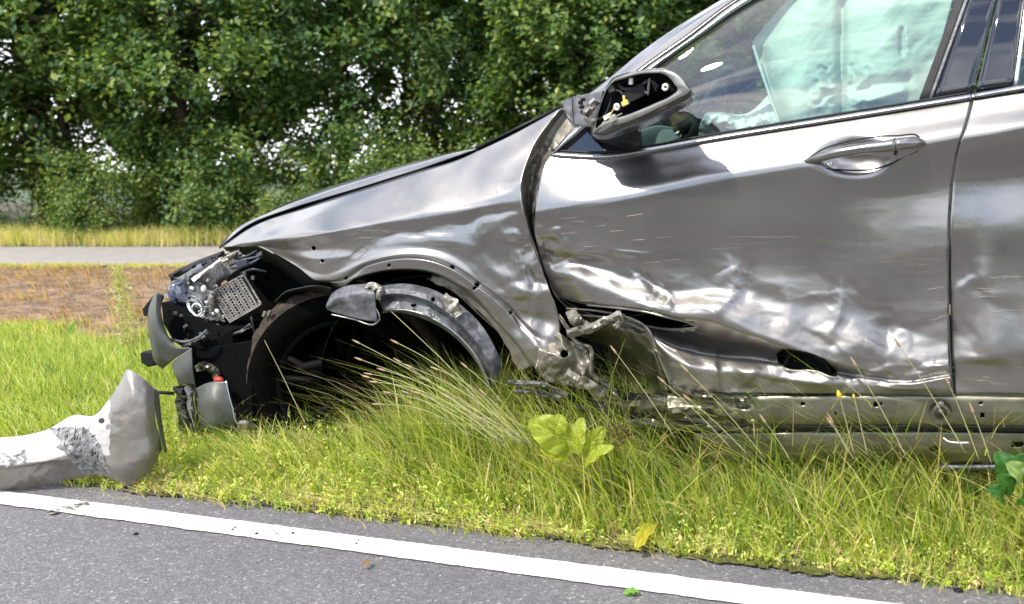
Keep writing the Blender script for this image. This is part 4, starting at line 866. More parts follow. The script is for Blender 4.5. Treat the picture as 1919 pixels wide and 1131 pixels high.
# ---- far side of the body
def mirrorV(g_, dc=.94):
    V = P(g_[..., 0], g_[..., 1], g_[..., 2]); return V+CN*(2*(dc-(V-GA)@CN))[..., None]
gs = loft([d0, d2, d4, [(1050,738,.03),(1400,738,.03),(1785,738,.03)]], 40, 20); V = mirrorV(gs); build('far_door', V, gridfaces(20, 40, flip=True), M['paint'], CAR, CAR0, solid=-.02)
gs = loft([r0, r3, r5, r10], 30, 16); V = mirrorV(gs); build('far_rear_door', V, gridfaces(16, 30, flip=True), M['paint'], CAR, CAR0, solid=-.02)
gs = loft([f_top, f_cr, f_md, f_ar], 40, 12); V = mirrorV(gs); build('far_fender', V, gridfaces(12, 40, flip=True), M['paint'], CAR, CAR0, solid=-.01)
po = smooth(G3(pil_o, .05), 40); pv = P(po[:, 0], po[:, 1], po[:, 2]); pm_ = pv+CN*(2*(.94-(pv-GA)@CN))[:, None]
tube('far_pillar', pm_, .035, M['black'], CAR, CAR0, seg=6)
for x0, xt in ((1780, 1860), (2540, 2480)):
    a_ = P(x0, belt(x0), .08); b_ = P(xt, -118, gw(xt, -118)); q = np.array([a_, b_]); q = q+CN*(2*(.94-(q-GA)@CN))[:, None]; tube('far_post', q, .04, M['black'], CAR, CAR0, seg=6)
for l_, n1_ in (([d0, d2, d4, [(1050,738,.03),(1400,738,.03),(1785,738,.03)]], 40), ([r0, r3, r5, r10], 30)):
    gs = loft(l_, n1_, 16); V = mirrorV(gs, .90); build('door_lining', V, gridfaces(16, n1_), M['seat'], CAR, CAR0, solid=.01)
# roof and windscreen
k_ = 16; rows = []
for f in np.linspace(0, 1, 9): rows.append(pv[k_:]*(1-f)+pm_[k_:]*f+UZ*.07*math.sin(math.pi*f))
build('roof', np.array(rows), gridfaces(9, 40-k_, flip=True), M['paint'], CAR, CAR0); build('headliner', np.array(rows)-UZ*.03, gridfaces(9, 40-k_), M['seat'], CAR, CAR0)
rows = []
for f in np.linspace(.02, .98, 9): rows.append(pv[:k_+1]*(1-f)+pm_[:k_+1]*f+UZ*.03*math.sin(math.pi*f)-CE*.10*math.sin(math.pi*f))
build('windscreen', np.array(rows), gridfaces(9, k_+1, flip=True), M['dglass'], CAR, CAR0)
cw0 = P(893, 281, .22); cw1 = P(1050, 204, .2)
sc = [cw0, cw1, cw1+CN*1.5, cw0+CN*1.4]; build('cowl', sc, [(0, 3, 2, 1)], M['black'], CAR, CAR0, solid=.01)
gr = P(2560, 88, .1); gt = P(2480, -118, .3)
build('tailgate', [gr, gt, gt+CN*1.25, gr+CN*1.65], [(0, 1, 2, 3)], M['dglass'], CAR, CAR0, solid=.01)
# ---- cabin
def blob(nm, px, py, w, r, m, par=CAR, sub=3, n=.0, ns=4):
    import bmesh
    bm = bmesh.new(); bmesh.ops.create_icosphere(bm, subdivisions=sub, radius=1); V = np.array([v.co for v in bm.verts]); F = [tuple(v.index for v in f.verts) for f in bm.faces]; bm.free()
    d = 1+n*fbm(V*ns+px*.01); Q = V*d[:, None]; Q = Q[:, :1]*r[0]*CE+Q[:, 1:2]*r[1]*CN+Q[:, 2:3]*r[2]*UZ+P(px, py, w); return build(nm, Q, F, m, par, CAR0)
dsh = [[(1190,286,.16),(1240,276,.16),(1275,262,.16)], [(1195,262,.20),(1235,248,.22),(1262,250,.22)], [(1190,250,.9),(1235,240,.9),(1262,244,.9)], [(1190,250,1.6),(1235,240,1.6),(1262,244,1.6)]]
panel('dashboard', loft(dsh, 12, 20), M['dash'], CAR, solid=.01)
blob('seat_back', 1700, 170, .55, (.10, .26, .42), M['seat']); blob('seat_back', 1640, 190, 1.25, (.10, .26, .40), M['seat'])
blob('headrest', 1690, 40, .60, (.07, .14, .11), M['seat']); blob('headrest', 1640, 70, 1.30, (.07, .14, .11), M['seat'])
blob('far_mirror', 1368, 152, 1.95, (.12, .06, .095), M['black']); 
sw = [P(1330, 235, .55)+(.02*CE*0)+.18*(math.cos(t)*CN+math.sin(t)*(UZ*.85+CE*.3)) for t in np.linspace(0, 2*math.pi, 33)]
tube('steering_wheel', sw, .016, M['seat'], CAR, CAR0)
# front airbag hanging limp over the dashboard
ab = [[(1310,262,.30),(1350,258,.30),(1400,250,.30),(1462,244,.30)], [(1312,232,.26),(1345,225,.24),(1390,240,.24),(1460,232,.26)], [(1328,212,.34),(1355,212,.34),(1385,222,.32),(1455,205,.34)], [(1336,214,.50),(1362,214,.5),(1395,215,.5),(1450,170,.6)]]
panel('front_airbag', loft(ab, 70, 60), M['bagc'], CAR, solid=.003, disp=lambda x, y: .10*np.abs(n2(x/26, y/26, 3))+.03*n2(x/8, y/8, 5))
# curtain airbag behind the glass
rows = [(-130,1535,1830),(-60,1500,1815),(0,1474,1800),(50,1432,1786),(84,1410,1778),(110,1416,1770),(160,1434,1756),(205,1450,1740),(250,1464,1728)]
cb = []
for y, xa, xb in rows:
    cb.append([(xa+(xb-xa)*t, y-(xb-xa)*t*.155*(1 if y > 0 else .5), gw(1500, y)+.112) for t in np.linspace(0, 1, 9)])
def cdisp(x, y):
    b = np.maximum(np.exp(-((x-1500+.12*(y-120))/62)**2), np.exp(-((x-1655)/66)**2))
    seam = np.exp(-((x-(1577+.0*y))/9)**2)
    fan = np.hypot(x-1580, y-170); ang = np.arctan2(y-170, x-1580)
    left_ = 1420+np.clip(y-86, 0, 200)*.30+np.clip(86-y, 0, 400)*.55; w = -.075*b+.035*seam+.06*np.exp(-np.clip((x-left_)/16, 0, 9)**1.5)
    w = w+.010*n2(x/90, y/30, 1)*np.clip((x-1440)/60, .4, 1)+.008*n2((x+y)/30, (x-y)/110, 2)+.007*np.sin(ang*5+n2(x/30, y/30, 3)*7)*np.exp(-((fan-35)/30)**2)
    w = w+.02*np.exp(-(segd(x, y, 1600, 165, 1700, 150)[0]/12)**2)-.02*np.exp(-(segd(x, y, 1610, 190, 1690, 170)[0]/9)**2)+.018*np.exp(-(segd(x, y, 1690, 55, 1690, 100)[0]/5)**2)
    return w+.001*n2(x/9, y/9, 9)
panel('curtain_airbag', loft(cb, 150, 160), M['bag'], CAR, solid=.002, disp=cdisp)
ptube('airbag_seam', [(1412,86,.245),(1420,112,.225),(1436,160,.20),(1452,205,.18),(1464,240,.165)], .004, M['bag'], CAR, n=30, seg=6)
# shattered glass veil: short bright cracks in the pane
cm = []
for cx, cy, R_, n_ in ((1345,160,46,60), (1300,190,40,26)):
    for k in range(n_):
        a_ = RNG.uniform(0, 6.28); r0_ = R_*RNG.uniform(.15, 1); x, y = cx+r0_*math.cos(a_), cy+r0_*.7*math.sin(a_); b_ = a_+RNG.normal(0, .25)+(1.57 if k % 3 == 0 else 0); l_ = RNG.uniform(3, 10)
        q = [(x, y), (x+l_*.5*math.cos(b_)+RNG.normal(0, .6), y+l_*.5*math.sin(b_)), (x+l_*math.cos(b_), y+l_*math.sin(b_))]
        q = [(u, v) for u, v in q if v < belt(u)-8]
        if len(q) == 3: q = np.array([(u, v, gw(u, v)+.006) for u, v in q]); cm.append(tube_mesh(P(q[:, 0], q[:, 1], q[:, 2]), .00028, 3))
o = build('glass_cracks', *join(cm), M['greyp'], door, CAR0); o['kind'] = 'stuff'
# ---- door mirror, its glass missing
MO = [(1107,252,-0.030),(1112,256,-0.042),(1180,248,-0.060),(1232,228,-0.084),(1270,208,-0.102),(1296,192,-0.114),(1302,180,-0.120),(1296,168,-0.120),(1286,152,-0.120),(1270,136,-0.120),(1252,128,-0.114),(1236,127,-0.108),(1200,131,-0.096),(1165,139,-0.072),(1145,148,-0.060),(1141,154,-0.060),(1120,200,-0.042),(1108,236,-0.030)]
def addw(l, d): return [(x, y, w+d) for x, y, w in l]
rimo = [(1112,250,-0.069),(1117,246,-0.072),(1180,226,-0.120),(1232,203,-0.144),(1270,184,-0.159),(1290,172,-0.162),(1293,168,-0.162),(1288,163,-0.162),(1280,150,-0.159),(1266,138,-0.156),(1250,131,-0.150),(1236,130,-0.144),(1200,134,-0.132),(1168,142,-0.120),(1149,150,-0.114),(1143,156,-0.108),(1124,200,-0.084),(1114,236,-0.072)]
rimi = [(1120,236,-0.075),(1130,226,-0.084),(1180,206,-0.123),(1225,188,-0.141),(1255,173,-0.153),(1258,166,-0.155),(1256,162,-0.155),(1252,157,-0.155),(1247,150,-0.153),(1240,143,-0.150),(1232,140,-0.147),(1220,140,-0.144),(1196,142,-0.132),(1168,150,-0.120),(1150,156,-0.114),(1142,164,-0.108),(1127,195,-0.090),(1120,222,-0.078)]
rimi = [(a[0]*.62+b[0]*.38, a[1]*.62+b[1]*.38, a[2]*.62+b[2]*.38) for a, b in zip(rimi, rimo)]
MC = (1200, 185)
mirror = loops('door_mirror', [shrink(MO, *MC, .55, -.01), shrink(MO, *MC, .86), MO, [( (a[0]*.35+b[0]*.65), (a[1]*.35+b[1]*.65), (a[2]*.4+b[2]*.6)-.012) for a, b in zip(MO, rimo)], rimo], M['greyp'], CAR, n=110, cap0=True)
mirror.data.materials[0] = M['mshell']
mr_ = M['greyp']
loops('mirror_rim', [rimo, addw([((a[0]+b[0])/2, (a[1]+b[1])/2, (a[2]+b[2])/2) for a, b in zip(rimo, rimi)], -.004), rimi], M['mrim'], mirror, n=110)
loops('mirror_cavity', [rimi, [(x+(1190-x)*.04, y+(185-y)*.04, w+.03) for x, y, w in rimi], [(x+(1190-x)*.12, y+(185-y)*.12, -.035) for x, y, w in rimi]], M['black'], mirror, n=80, cap1=True)
# mechanism inside: arms, motor, white sockets
for nm, pts, r, m_ in (('mirror_arm', [(1158,158,-0.078),(1170,166,-0.084),(1190,164,-0.090),(1215,150,-0.096)], .004, 'greyp'), ('mirror_arm', [(1218,146,-0.102),(1216,160,-0.096),(1214,178,-0.090)], .004, 'silver'),
    ('mirror_arm', [(1222,150,-0.102),(1230,170,-0.096)], .0025, 'greyp'), ('mirror_arm', [(1150,168,-0.078),(1162,170,-0.078),(1168,182,-0.084)], .003, 'silver'), ('mirror_arm', [(1203,166,-0.090),(1210,172,-0.096),(1216,176,-0.096)], .003, 'silver'),
    ('mirror_wire', [(1128,232,-0.072),(1140,220,-0.090),(1150,205,-0.090),(1160,196,-0.090)], .002, 'yellow'), ('mirror_wire', [(1130,238,-0.078),(1148,222,-0.096),(1166,212,-0.102)], .002, 'silver'), ('mirror_wire', [(1122,226,-0.072),(1136,210,-0.084),(1146,182,-0.084)], .0018, 'blue')):
    ptube(nm, pts, r, M[m_], mirror, n=14, seg=6)
def ring(nm, x, y, w, r0, r1, m_, par, tilt=.3, n=18):
    c = P(x, y, w); e1 = CE*math.cos(tilt)+UZ*math.sin(tilt); e2 = -CE*math.sin(tilt)+UZ*math.cos(tilt)
    pts = [c+(e1*math.cos(a)+e2*math.sin(a))*r0 for a in np.linspace(0, 2*math.pi, n+1)]; return tube(nm, pts, r1, m_, par, CAR0, seg=7)
ring('mirror_socket', 1156, 200, -.105, .006, .0035, M['white'], mirror); ring('mirror_socket', 1247, 163, -.142, .006, .0035, M['white'], mirror)
def cube(nm, x, y, w, sx_, sz_, sy_, rot, m_, par, bev=.0015, depth=0):
    """small box: half sizes along the car, up, inwards; turned by rot in the flank's plane"""
    c = P(x, y, w); a = CE*math.cos(rot)+UZ*math.sin(rot); b = -CE*math.sin(rot)+UZ*math.cos(rot)
    if depth: a = a*math.cos(depth)+CN*math.sin(depth)
    n_ = np.cross(a, b); V, F = boxm(c, a*sx_, n_*sy_, b*sz_); return build(nm, V, F, m_, par, CAR0, sm=False, bevel=bev)
cube('mirror_motor', 1192, 176, -0.078, .030, .016, .02, .45, M['black'], mirror); cube('wire_plug', 1172, 193, -0.108, .009, .006, .006, .4, M['yellow'], mirror); cube('wire_plug', 1170, 186, -0.102, .003, .010, .004, .1, M['yellow'], mirror)
cube('mirror_bulb_holder', 1183, 152, -0.108, .005, .008, .006, 0, M['white'], mirror); cube('mirror_clip', 1146, 166, -0.090, .008, .008, .008, .4, M['greyp'], mirror); cube('mirror_clip', 1140, 218, -0.084, .012, .006, .006, .5, M['white'], mirror)
cube('mirror_clip', 1150, 222, -0.102, .010, .008, .008, .5, M['silver'], mirror); cube('mirror_clip', 1230, 158, -0.108, .010, .004, .006, -.9, M['black'], mirror)
# bracket by which the mirror hangs
plate('mirror_base', [(1049,190,.02),(1073,180,.0),(1108,174,-0.018),(1130,168,-0.036),(1124,188,-0.042),(1118,220,-0.042),(1104,238,-0.030),(1076,234,-0.006),(1058,205,.01)], None, .06, M['greyp'], mirror, .004)
ptube('bracket_seam', [(1072,181,-0.002),(1073,205,-0.004),(1076,232,-0.007)], .0012, M['black'], mirror, n=8, seg=5)
fold('bracket_shell', [(1094,216,-0.042),(1104,204,-0.051),(1118,188,-0.054)], M['silver'], th=8, amp=.02, par=mirror, seed=21)
fold('bracket_shell', [(1096,220,-0.045),(1110,226,-0.054),(1124,222,-0.054)], M['silver'], th=5, amp=.02, par=mirror, seed=22)
for x, y in ((1088,192),(1093,186),(1090,200),(1092,210),(1100,222),(1112,232)): cube('bracket_clip', x, y, -.045, .005, .004, .01, .5+x, M['black'], mirror)
ring('bracket_screw', 1118, 230, -.058, .008, .003, M['black'], mirror); ring('bracket_screw', 1110, 232, -.055, .005, .0025, M['silver'], mirror)
loops('mirror_foot', [[(1112,256,-0.018),(1200,250,-0.036),(1196,278,.05),(1180,280,.06),(1120,262,.05)], [(1108,240,.0),(1190,236,.0),(1202,262,.09),(1190,279,.09),(1125,274,.09)]], M['black'], mirror, n=30, cap0=True)
# ---- headlamp, broken open
lamp = empty('headlamp', (0, 0, 0), None, None); lamp.name = 'headlamp'; lamp.parent = CAR
def toCar(o): return o
# perforated plate: a real lattice
c4 = np.array([(393,546),(457,512),(491,570),(430,605)], float); nU, nVv = 53, 49
u, v = np.meshgrid(np.linspace(0, 1, nU), np.linspace(0, 1, nVv)); q = ((1-u)[..., None]*(1-v)[..., None]*c4[0]+u[..., None]*(1-v)[..., None]*c4[1]+u[..., None]*v[..., None]*c4[2]+(1-u)[..., None]*v[..., None]*c4[3])
gp = np.concatenate([q, np.full(q.shape[:2]+(1,), .235)+(.03*u)[..., None]], -1); ii, jj = np.meshgrid(np.arange(nVv-1), np.arange(nU-1), indexing='ij')
ph = (((ii+4*(((jj+1)//4) % 2))//1 % 4 >= 1) & ((ii+2*(((jj)//4) % 2)) % 4 != 0) & (jj % 4 != 0)); ph &= (ii > 1) & (ii < nVv-3) & (jj > 1) & (jj < nU-3)
Vp = P(gp[..., 0], gp[..., 1], gp[..., 2]); build('perforated_plate', Vp, gridfaces(nVv, nU, mask=~ph), M['silver'], lamp, CAR0, sm=False, solid=.002)
plate('plate_back', [(397,548),(456,517),(486,570),(432,600)], .262, .01, M['black'], lamp)
for x, y in ((474,520),(396,556),(418,594),(458,513),(487,568)): ring('plate_lug', x, y, .24, .005, .003, M['silver'], lamp)
plate('ballast_box', [(392,514,.23),(414,489,.25),(432,511,.25),(405,528,.235)], None, .05, M['greyp'], lamp, .003)
for k in range(5): cube('cooling_tooth', 404+k*6.2, 531-k*3.1, .225, .0025, .007, .006, -.5, M['black'], lamp)
fold('lamp_bar', [(361,526,.20),(385,508,.21),(413,487,.23)], M['white'], th=4.5, amp=.015, par=lamp, seed=31); fold('lamp_bar', [(416,488,.23),(432,480,.24),(452,472,.25)], M['silver'], th=6, amp=.02, par=lamp, seed=32)
for k in range(10): a = k/9; cube('lamp_grille_rib', 372+a*36, 512-a*28, .225, .0018, .009, .006, .35, M['greyp'], lamp)
for k in range(7): a = k/6; cube('lamp_grille_rib', 420+a*30, 482-a*14, .24, .002, .008, .006, .3, M['blackr'], lamp)
blob('bulb', 382, 541, .20, (.010, .010, .013), M['white'], lamp)
def bowl(nm, x, y, w, rx, rz, dp, m_, rot=0, n=26, hollow=True):
    c = P(x, y, w); a = CE*math.cos(rot)+UZ*math.sin(rot); b = -CE*math.sin(rot)+UZ*math.cos(rot); V = []
    for k in range(8):
        f = k/7; r_ = math.cos(f*math.pi/2*.96) if not hollow else 1-f*.92; d_ = -dp*math.sin(f*math.pi/2) if not hollow else dp*(1-(1-f)**2)
        for t in np.linspace(0, 2*math.pi, n, endpoint=False): V.append(c+(a*math.cos(t)*rx+b*math.sin(t)*rz)*r_+CN*d_)
    return build(nm, V, gridfaces(8, n, closed=True), m_, lamp, CAR0, solid=.0015)
bowl('lamp_reflector', 366, 574, .20, .030, .045, .05, M['chrome'], .9); ring('lamp_ring', 369, 580, .185, .021, .0035, M['white'], lamp)
bowl('lamp_reflector', 336, 552, .235, .030, .042, .05, M['chrome'], .2); bowl('lamp_lens', 334, 548, .215, .032, .046, .035, M['lens'], .2, hollow=False)
fold('lens_shard', [(312,545,.24),(318,560,.22),(318,582,.23)], M['lens'], th=7, amp=.02, par=lamp, seed=41); fold('lens_shard', [(322,548,.22),(329,560,.20),(330,578,.21)], M['blue'], th=5, amp=.015, par=lamp, seed=42)
fold('lamp_shell', [(338,583,.22),(355,594,.21),(380,605,.21),(412,612,.22)], M['silver'], th=4, amp=.015, par=lamp, seed=43)
plate('lamp_housing', [(388,568,.23),(396,566,.23),(415,590,.24),(408,602,.22),(382,600,.21)], None, .03, M['silver'], lamp, .004)
plate('lamp_housing', [(352,520,.23),(376,530,.22),(390,555,.22),(380,565,.22),(352,548,.22)], None, .03, M['greyp'], lamp, .004)
plate('lamp_housing', [(320,530,.26),(352,512,.26),(400,492,.27),(410,540,.28),(400,600,.28),(360,600,.27),(322,575,.26)], None, .02, M['black'], lamp, .004)
fold('lamp_shell', [(318,520,.30),(350,506,.31),(396,488,.33)], M['black'], th=7, amp=.03, par=lamp, seed=44)
plate('lamp_frame', [(330,528,.235),(360,512,.235),(408,488,.245),(440,478,.255),(452,500,.255),(412,528,.25),(398,545,.25),(404,584,.25),(380,606,.24),(346,590,.24),(328,562,.235)], None, .02, M['silver'], lamp, .003)
fold('lamp_shell', [(330,530,.225),(356,516,.22),(380,500,.225)], M['greyp'], th=9, amp=.02, par=lamp, seed=45)
fold('lamp_shell', [(398,545,.225),(392,565,.22),(402,590,.225)], M['silver'], th=8, amp=.02, par=lamp, seed=46)
fold('lamp_shell', [(420,606,.235),(404,598,.225),(384,606,.225),(360,600,.225)], M['silver'], th=6, amp=.02, par=lamp, seed=47)
for k in range(26):
    x, y = RNG.uniform(325, 412), RNG.uniform(515, 606); cube('lamp_fragment', x, y, .205+RNG.uniform(-.01, .02), RNG.uniform(.003, .009), RNG.uniform(.002, .006), .004, RNG.uniform(0, 3), M[['silver', 'black', 'greyp', 'chrome', 'white'][k % 5]], lamp)
for pts in ([(432,496,.22),(452,488,.20),(470,484,.21),(492,478,.22)], [(436,502,.22),(455,498,.20),(486,484,.21),(494,476,.22)], [(440,484,.24),(462,480,.22),(484,468,.22)], [(452,512,.25),(470,505,.24),(500,508,.26)]): ptube('cable', pts, .005, M['blue'], lamp, n=14, seg=7)
cube('cable_plug', 457, 494, .20, .022, .010, .012, .35, M['blue'], lamp); cube('cable_plug', 488, 476, .21, .012, .006, .008, .5, M['greyp'], lamp)
# ---- what remains of the front bumper and its mounts
cr0 = [(290,552,.10),(280,580,.08),(279,610,.07),(285,650,.07),(293,680,.08),(306,690,.09)]
cr1 = [(293,550,.07),(289,575,.05),(288,605,.035),(293,640,.035),(303,668,.05),(322,676,.06)]
cr2 = [(300,552,.10),(298,575,.07),(302,605,.055),(312,630,.05),(330,650,.05),(357,652,.06)]
cr3 = [(302,552,.12),(300,580,.12),(306,610,.12),(318,636,.12),(335,655,.12),(357,656,.12)]
bump = panel('bumper_remnant', loft([cr0, cr1, cr2, cr3], 60, 30), M['greyp'], CAR, solid=.003); bump.data.materials[0] = M['bumper'] = simple('raw bumper inside', (.075, .08, .068), .5, var=.25)
b = [[(321,681,.06),(340,664,.05),(359,651,.06)], [(328,702,.05),(345,695,.04),(361,690,.05)], [(336,722,.06),(350,720,.05),(366,722,.06)]]
panel('bumper_corner', loft(b, 20, 20), M['bumper'], bump, solid=.003)
plate('bumper_nub', [(262,662),(268,658),(286,660),(289,684),(278,688),(264,680)], .12, .04, M['black'], bump, .004); plate('bumper_nub', [(266,578),(287,552),(294,556),(282,592),(268,592)], .16, .04, M['black'], bump, .004)
fold('mount_leg', [(340,722,.08),(342,750,.07),(350,785,.07),(352,815,.08)], M['black'], th=14, amp=.04, par=CAR, seed=51); fold('mount_leg', [(354,722,.06),(358,760,.05),(360,806,.06)], M['greyp'], th=7, amp=.03, par=CAR, seed=52)
w = [[(364,729,.06),(392,716,.05),(424,714,.06)], [(366,760,.06),(395,756,.02),(434,760,.05)], [(368,785,.06),(400,788,.03),(445,792,.06)], [(370,804,.08),(404,814,.06),(450,812,.10)]]
panel('splash_plate', loft(w, 30, 30), M['bumper'], CAR, solid=.004); ptube('splash_plate_edge', [(424,713,.055),(428,735,.05),(436,765,.045),(446,795,.05),(460,802,.07)], .0035, M['trim'], CAR, n=20, seg=6)
fold('tow_bracket', [(446,802,.08),(462,798,.06),(474,806,.08)], M['silver'], th=9, amp=.03, par=CAR, seed=53)
ptube('brace', [(285,734,.05),(300,735,.06),(325,737,.07)], .006, M['black'], CAR, seg=8)
for p_ in ([(404,637),(404,677)], [(426,636),(427,677)]): ptube('slotted_bracket', [(*p_[0], .20), (*p_[1], .20)], .004, M['inner'], CAR, seg=5)
for y in (637, 656, 677): ptube('slotted_bracket', [(404,y,.20),(426,y-1,.20)], .004, M['inner'], CAR, seg=5)
blob('red_cap', 410, 711, .10, (.018, .015, .010), M['red'], CAR, 2, .3); fold('broken_bracket', [(366,690,.12),(385,684,.10),(398,690,.12),(408,704,.12)], M['inner'], th=8, amp=.03, seed=54)
for x, y in ((452,657),(458,652),(496,588),(505,586),(360,640),(340,628),(332,632)): cube('broken_clip', x, y, .17, .010, .005, .006, RNG.uniform(0, 3), M[['silver', 'inner', 'greyp'][x % 3]], CAR)
fold('inner_strut', [(430,628,.2),(455,618,.2),(470,608,.2)], M['greyp'], th=4, amp=.02, seed=55); fold('inner_strut', [(340,650,.14),(365,640,.13),(384,628,.14)], M['bumper'], th=4, amp=.02, seed=56)
fold('inner_strut', [(440,650,.22),(446,700,.22),(452,760,.22)], M['blackr'], th=10, amp=.04, seed=57)
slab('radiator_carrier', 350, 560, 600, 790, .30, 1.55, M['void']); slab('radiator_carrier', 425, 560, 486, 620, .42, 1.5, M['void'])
for k in range(9): ptube('engine_hose', [(345+k*18, 620+RNG.uniform(-30, 40), .24), (370+k*16, 640+RNG.uniform(-40, 90), .22+RNG.uniform(0, .05)), (400+k*13, 700+RNG.uniform(-60, 60), .25)], RNG.uniform(.004, .011), M['blackr' if k % 3 else 'black'], CAR, n=14, seg=7)
panel('radiator_top', loft([[(318,520,.30),(360,500,.34),(420,478,.40)], [(322,517,.36),(363,496,.39),(421,474,.44)], [(326,520,.40),(366,500,.43),(423,478,.48)]], 16, 12), M['black'], CAR, solid=.01)
plate('bumper_cavity_shade', [(302,566,.17),(322,572,.17),(352,590,.17),(400,612,.18),(436,618,.18),(436,660,.18),(362,662,.14),(326,640,.12),(306,606,.14)], None, .10, M['void'], CAR)  # added near-black sheets, standing in for the shade inside the bumper
plate('bumper_cavity_shade', [(360,655,.13),(470,640,.16),(474,800,.16),(372,806,.12)], None, .08, M['void'], CAR)
for k in range(16): cube('broken_clip', 310+RNG.uniform(0, 110), 580+RNG.uniform(0, 60)+0, .14, RNG.uniform(.004, .012), RNG.uniform(.002, .006), .006, RNG.uniform(0, 3), M[['black', 'greyp', 'black', 'inner'][k % 4]], CAR)
ptube('bumper_beam', [(318,636,.09),(345,640,.085),(372,632,.09),(388,618,.10)], .005, M['greyp'], CAR, n=14, seg=6)
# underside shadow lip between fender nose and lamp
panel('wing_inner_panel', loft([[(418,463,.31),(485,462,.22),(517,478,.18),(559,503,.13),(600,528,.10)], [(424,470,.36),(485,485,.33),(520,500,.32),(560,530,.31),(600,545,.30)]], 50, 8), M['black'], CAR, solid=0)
# ---- wheel arch liner
lb = [[(520,562,.18),(545,545,.14),(590,537,.10),(640,536,.07),(700,532,.05)], [(520,572,.14),(550,552,.10),(590,545,.07),(640,548,.035),(698,545,.02)], [(524,566,.22),(560,548,.22),(600,560,.20),(625,588,.03),(704,603,.015)]]
l1 = panel('arch_liner', loft([[(613,566,.07),(622,550,.06),(640,538,.05),(672,532,.05),(700,531,.05)], [(611,574,.04),(626,562,.03),(645,556,.025),(676,552,.02),(702,552,.02)], [(613,580,.05),(626,585,.045),(650,592,.04),(680,599,.035),(706,603,.03)]], 60, 30), M['greyp'], CAR, disp=lambda x, y: .006*n2(x/18, y/14, 2), solid=.004)
ptube('liner_lip', [(622,589,.05),(660,597,.045),(705,605,.035),(711,598,.035),(703,574,.03)], .003, M['trim'], l1, n=30, seg=5)
panel('arch_liner', loft([[(516,566,.20),(535,548,.17),(560,541,.15),(595,536,.12),(622,540,.09)], [(522,562,.30),(538,552,.30),(562,548,.30),(590,550,.30),(620,566,.30)]], 40, 12), M['blackr'], CAR, solid=.004)
la = [(676,538,.08),(720,532,.07),(760,531,.065),(805,540,.06),(850,562,.06),(895,600,.065),(925,645,.07),(939,680,.08),(930,722,.09)]
lbm = [(700,546,.045),(725,541,.04),(758,541,.035),(800,552,.03),(843,576,.03),(882,612,.035),(910,650,.045),(925,688,.055),(926,722,.07)]
lbc = [(703,556,.035),(727,551,.03),(757,551,.025),(798,561,.02),(838,585,.022),(876,620,.027),(904,657,.037),(919,691,.05),(924,723,.065)]
lbd = [(707,562,.065),(729,557,.06),(756,557,.055),(795,567,.05),(834,591,.05),(871,626,.055),(897,661,.065),(913,693,.075),(921,723,.08)]
lc = [(718,580,.05),(740,578,.04),(770,582,.035),(800,592,.03),(832,608,.03),(865,634,.035),(890,664,.045),(908,695,.055),(919,725,.07)]
ld = [(x-3, y+7, w+.03) for x, y, w in lc]
def lh(x, y): return ((x-775)**2/30+(y-572)**2/10 < 1) | ((x-812)**2+(y-560)**2 < 20) | ((x-776)**2+(y-581)**2 < 5)
l2 = panel('arch_liner', loft([la, lbm, lbc, lbd, lc, ld], 170, 70, lin=True), M['greyp'], CAR, disp=lambda x, y: .006*n2(x/26, y/20, 5)+.012*facet(x, y, 26, 22, .6, 33)+.006*n2(x/9, y/9, 6)*((x > 800) & (y < 600)), hole=lh, solid=.004)
fold('scuffed_patch', [(680,548,.04),(695,535,.035),(712,540,.03),(705,560,.035)], M['silver'], th=6, amp=.012, par=l2, seed=61); fold('scuffed_patch', [(830,555,.035),(848,572,.025),(862,590,.025)], M['silver'], th=11, amp=.02, par=l2, seed=62)
ptube('liner_rim', [(718,579,.048),(770,582,.032),(832,608,.028),(890,664,.042),(919,725,.066)], .003, M['trim'], l2, n=50, seg=5)
ptube('brake_hose', [(820,515,.10),(860,540,.09),(905,580,.09),(930,605,.10),(960,612,.10)], .005, M['greyp'], CAR, n=30, seg=7); ptube('brake_hose', [(800,520,.12),(850,545,.11),(900,590,.10),(940,625,.11)], .003, M['silver'], CAR, n=30, seg=6)
fold('inner_arch_panel', [(812,512,.08),(850,530,.07),(890,562,.07),(930,600,.07),(955,635,.08),(985,690,.09)], M['inner'], th=12, amp=.004, seed=63)
# ---- front wheel, knocked back and steered
wc = P(657, 712, .38); st = math.radians(-20); ax = CN*math.cos(st)+CE*math.sin(st); ax[2] = .08; ax /= np.linalg.norm(ax); e1 = np.cross(ax, UZ); e1 /= np.linalg.norm(e1); e2 = np.cross(e1, ax)
wheel = empty('front_wheel', (0, 0, 0), None, None); wheel.parent = CAR
prof = [(-.095,.235),(-.115,.25),(-.122,.29),(-.118,.325),(-.104,.345),(-.092,.352),(-.055,.357),(-.05,.349),(-.044,.357),(-.006,.359),(0,.350),(.006,.359),(.044,.357),(.05,.349),(.055,.357),(.092,.352),(.104,.345),(.118,.325),(.122,.29),(.095,.235)]
n_ = 144; V = []
for d_, r_ in prof:
    for k in range(n_):
        a = 2*math.pi*k/n_; rr = r_-(.007 if (k+int(abs(d_)*40)) % 4 == 0 and r_ > .34 and abs(d_) > .008 else 0); V.append(wc+ax*d_+(e1*math.cos(a)+e2*math.sin(a))*rr)
build('tyre', V, gridfaces(len(prof), n_, closed=True), [M['side'], M['tyre']], wheel, CAR0, midx=np.repeat([1 if 3 <= q < 16 else 0 for q in range(len(prof)-1)], n_))
prof = [(-.093,.238),(-.10,.225),(-.085,.215),(-.06,.21),(.06,.20),(.093,.238)]; V = []
for d_, r_ in prof:
    for k in range(60): a = 2*math.pi*k/60; V.append(wc+ax*d_+(e1*math.cos(a)+e2*math.sin(a))*r_)
rim = build('rim', V, gridfaces(6, 60, closed=True), M['rim'], wheel, CAR0)
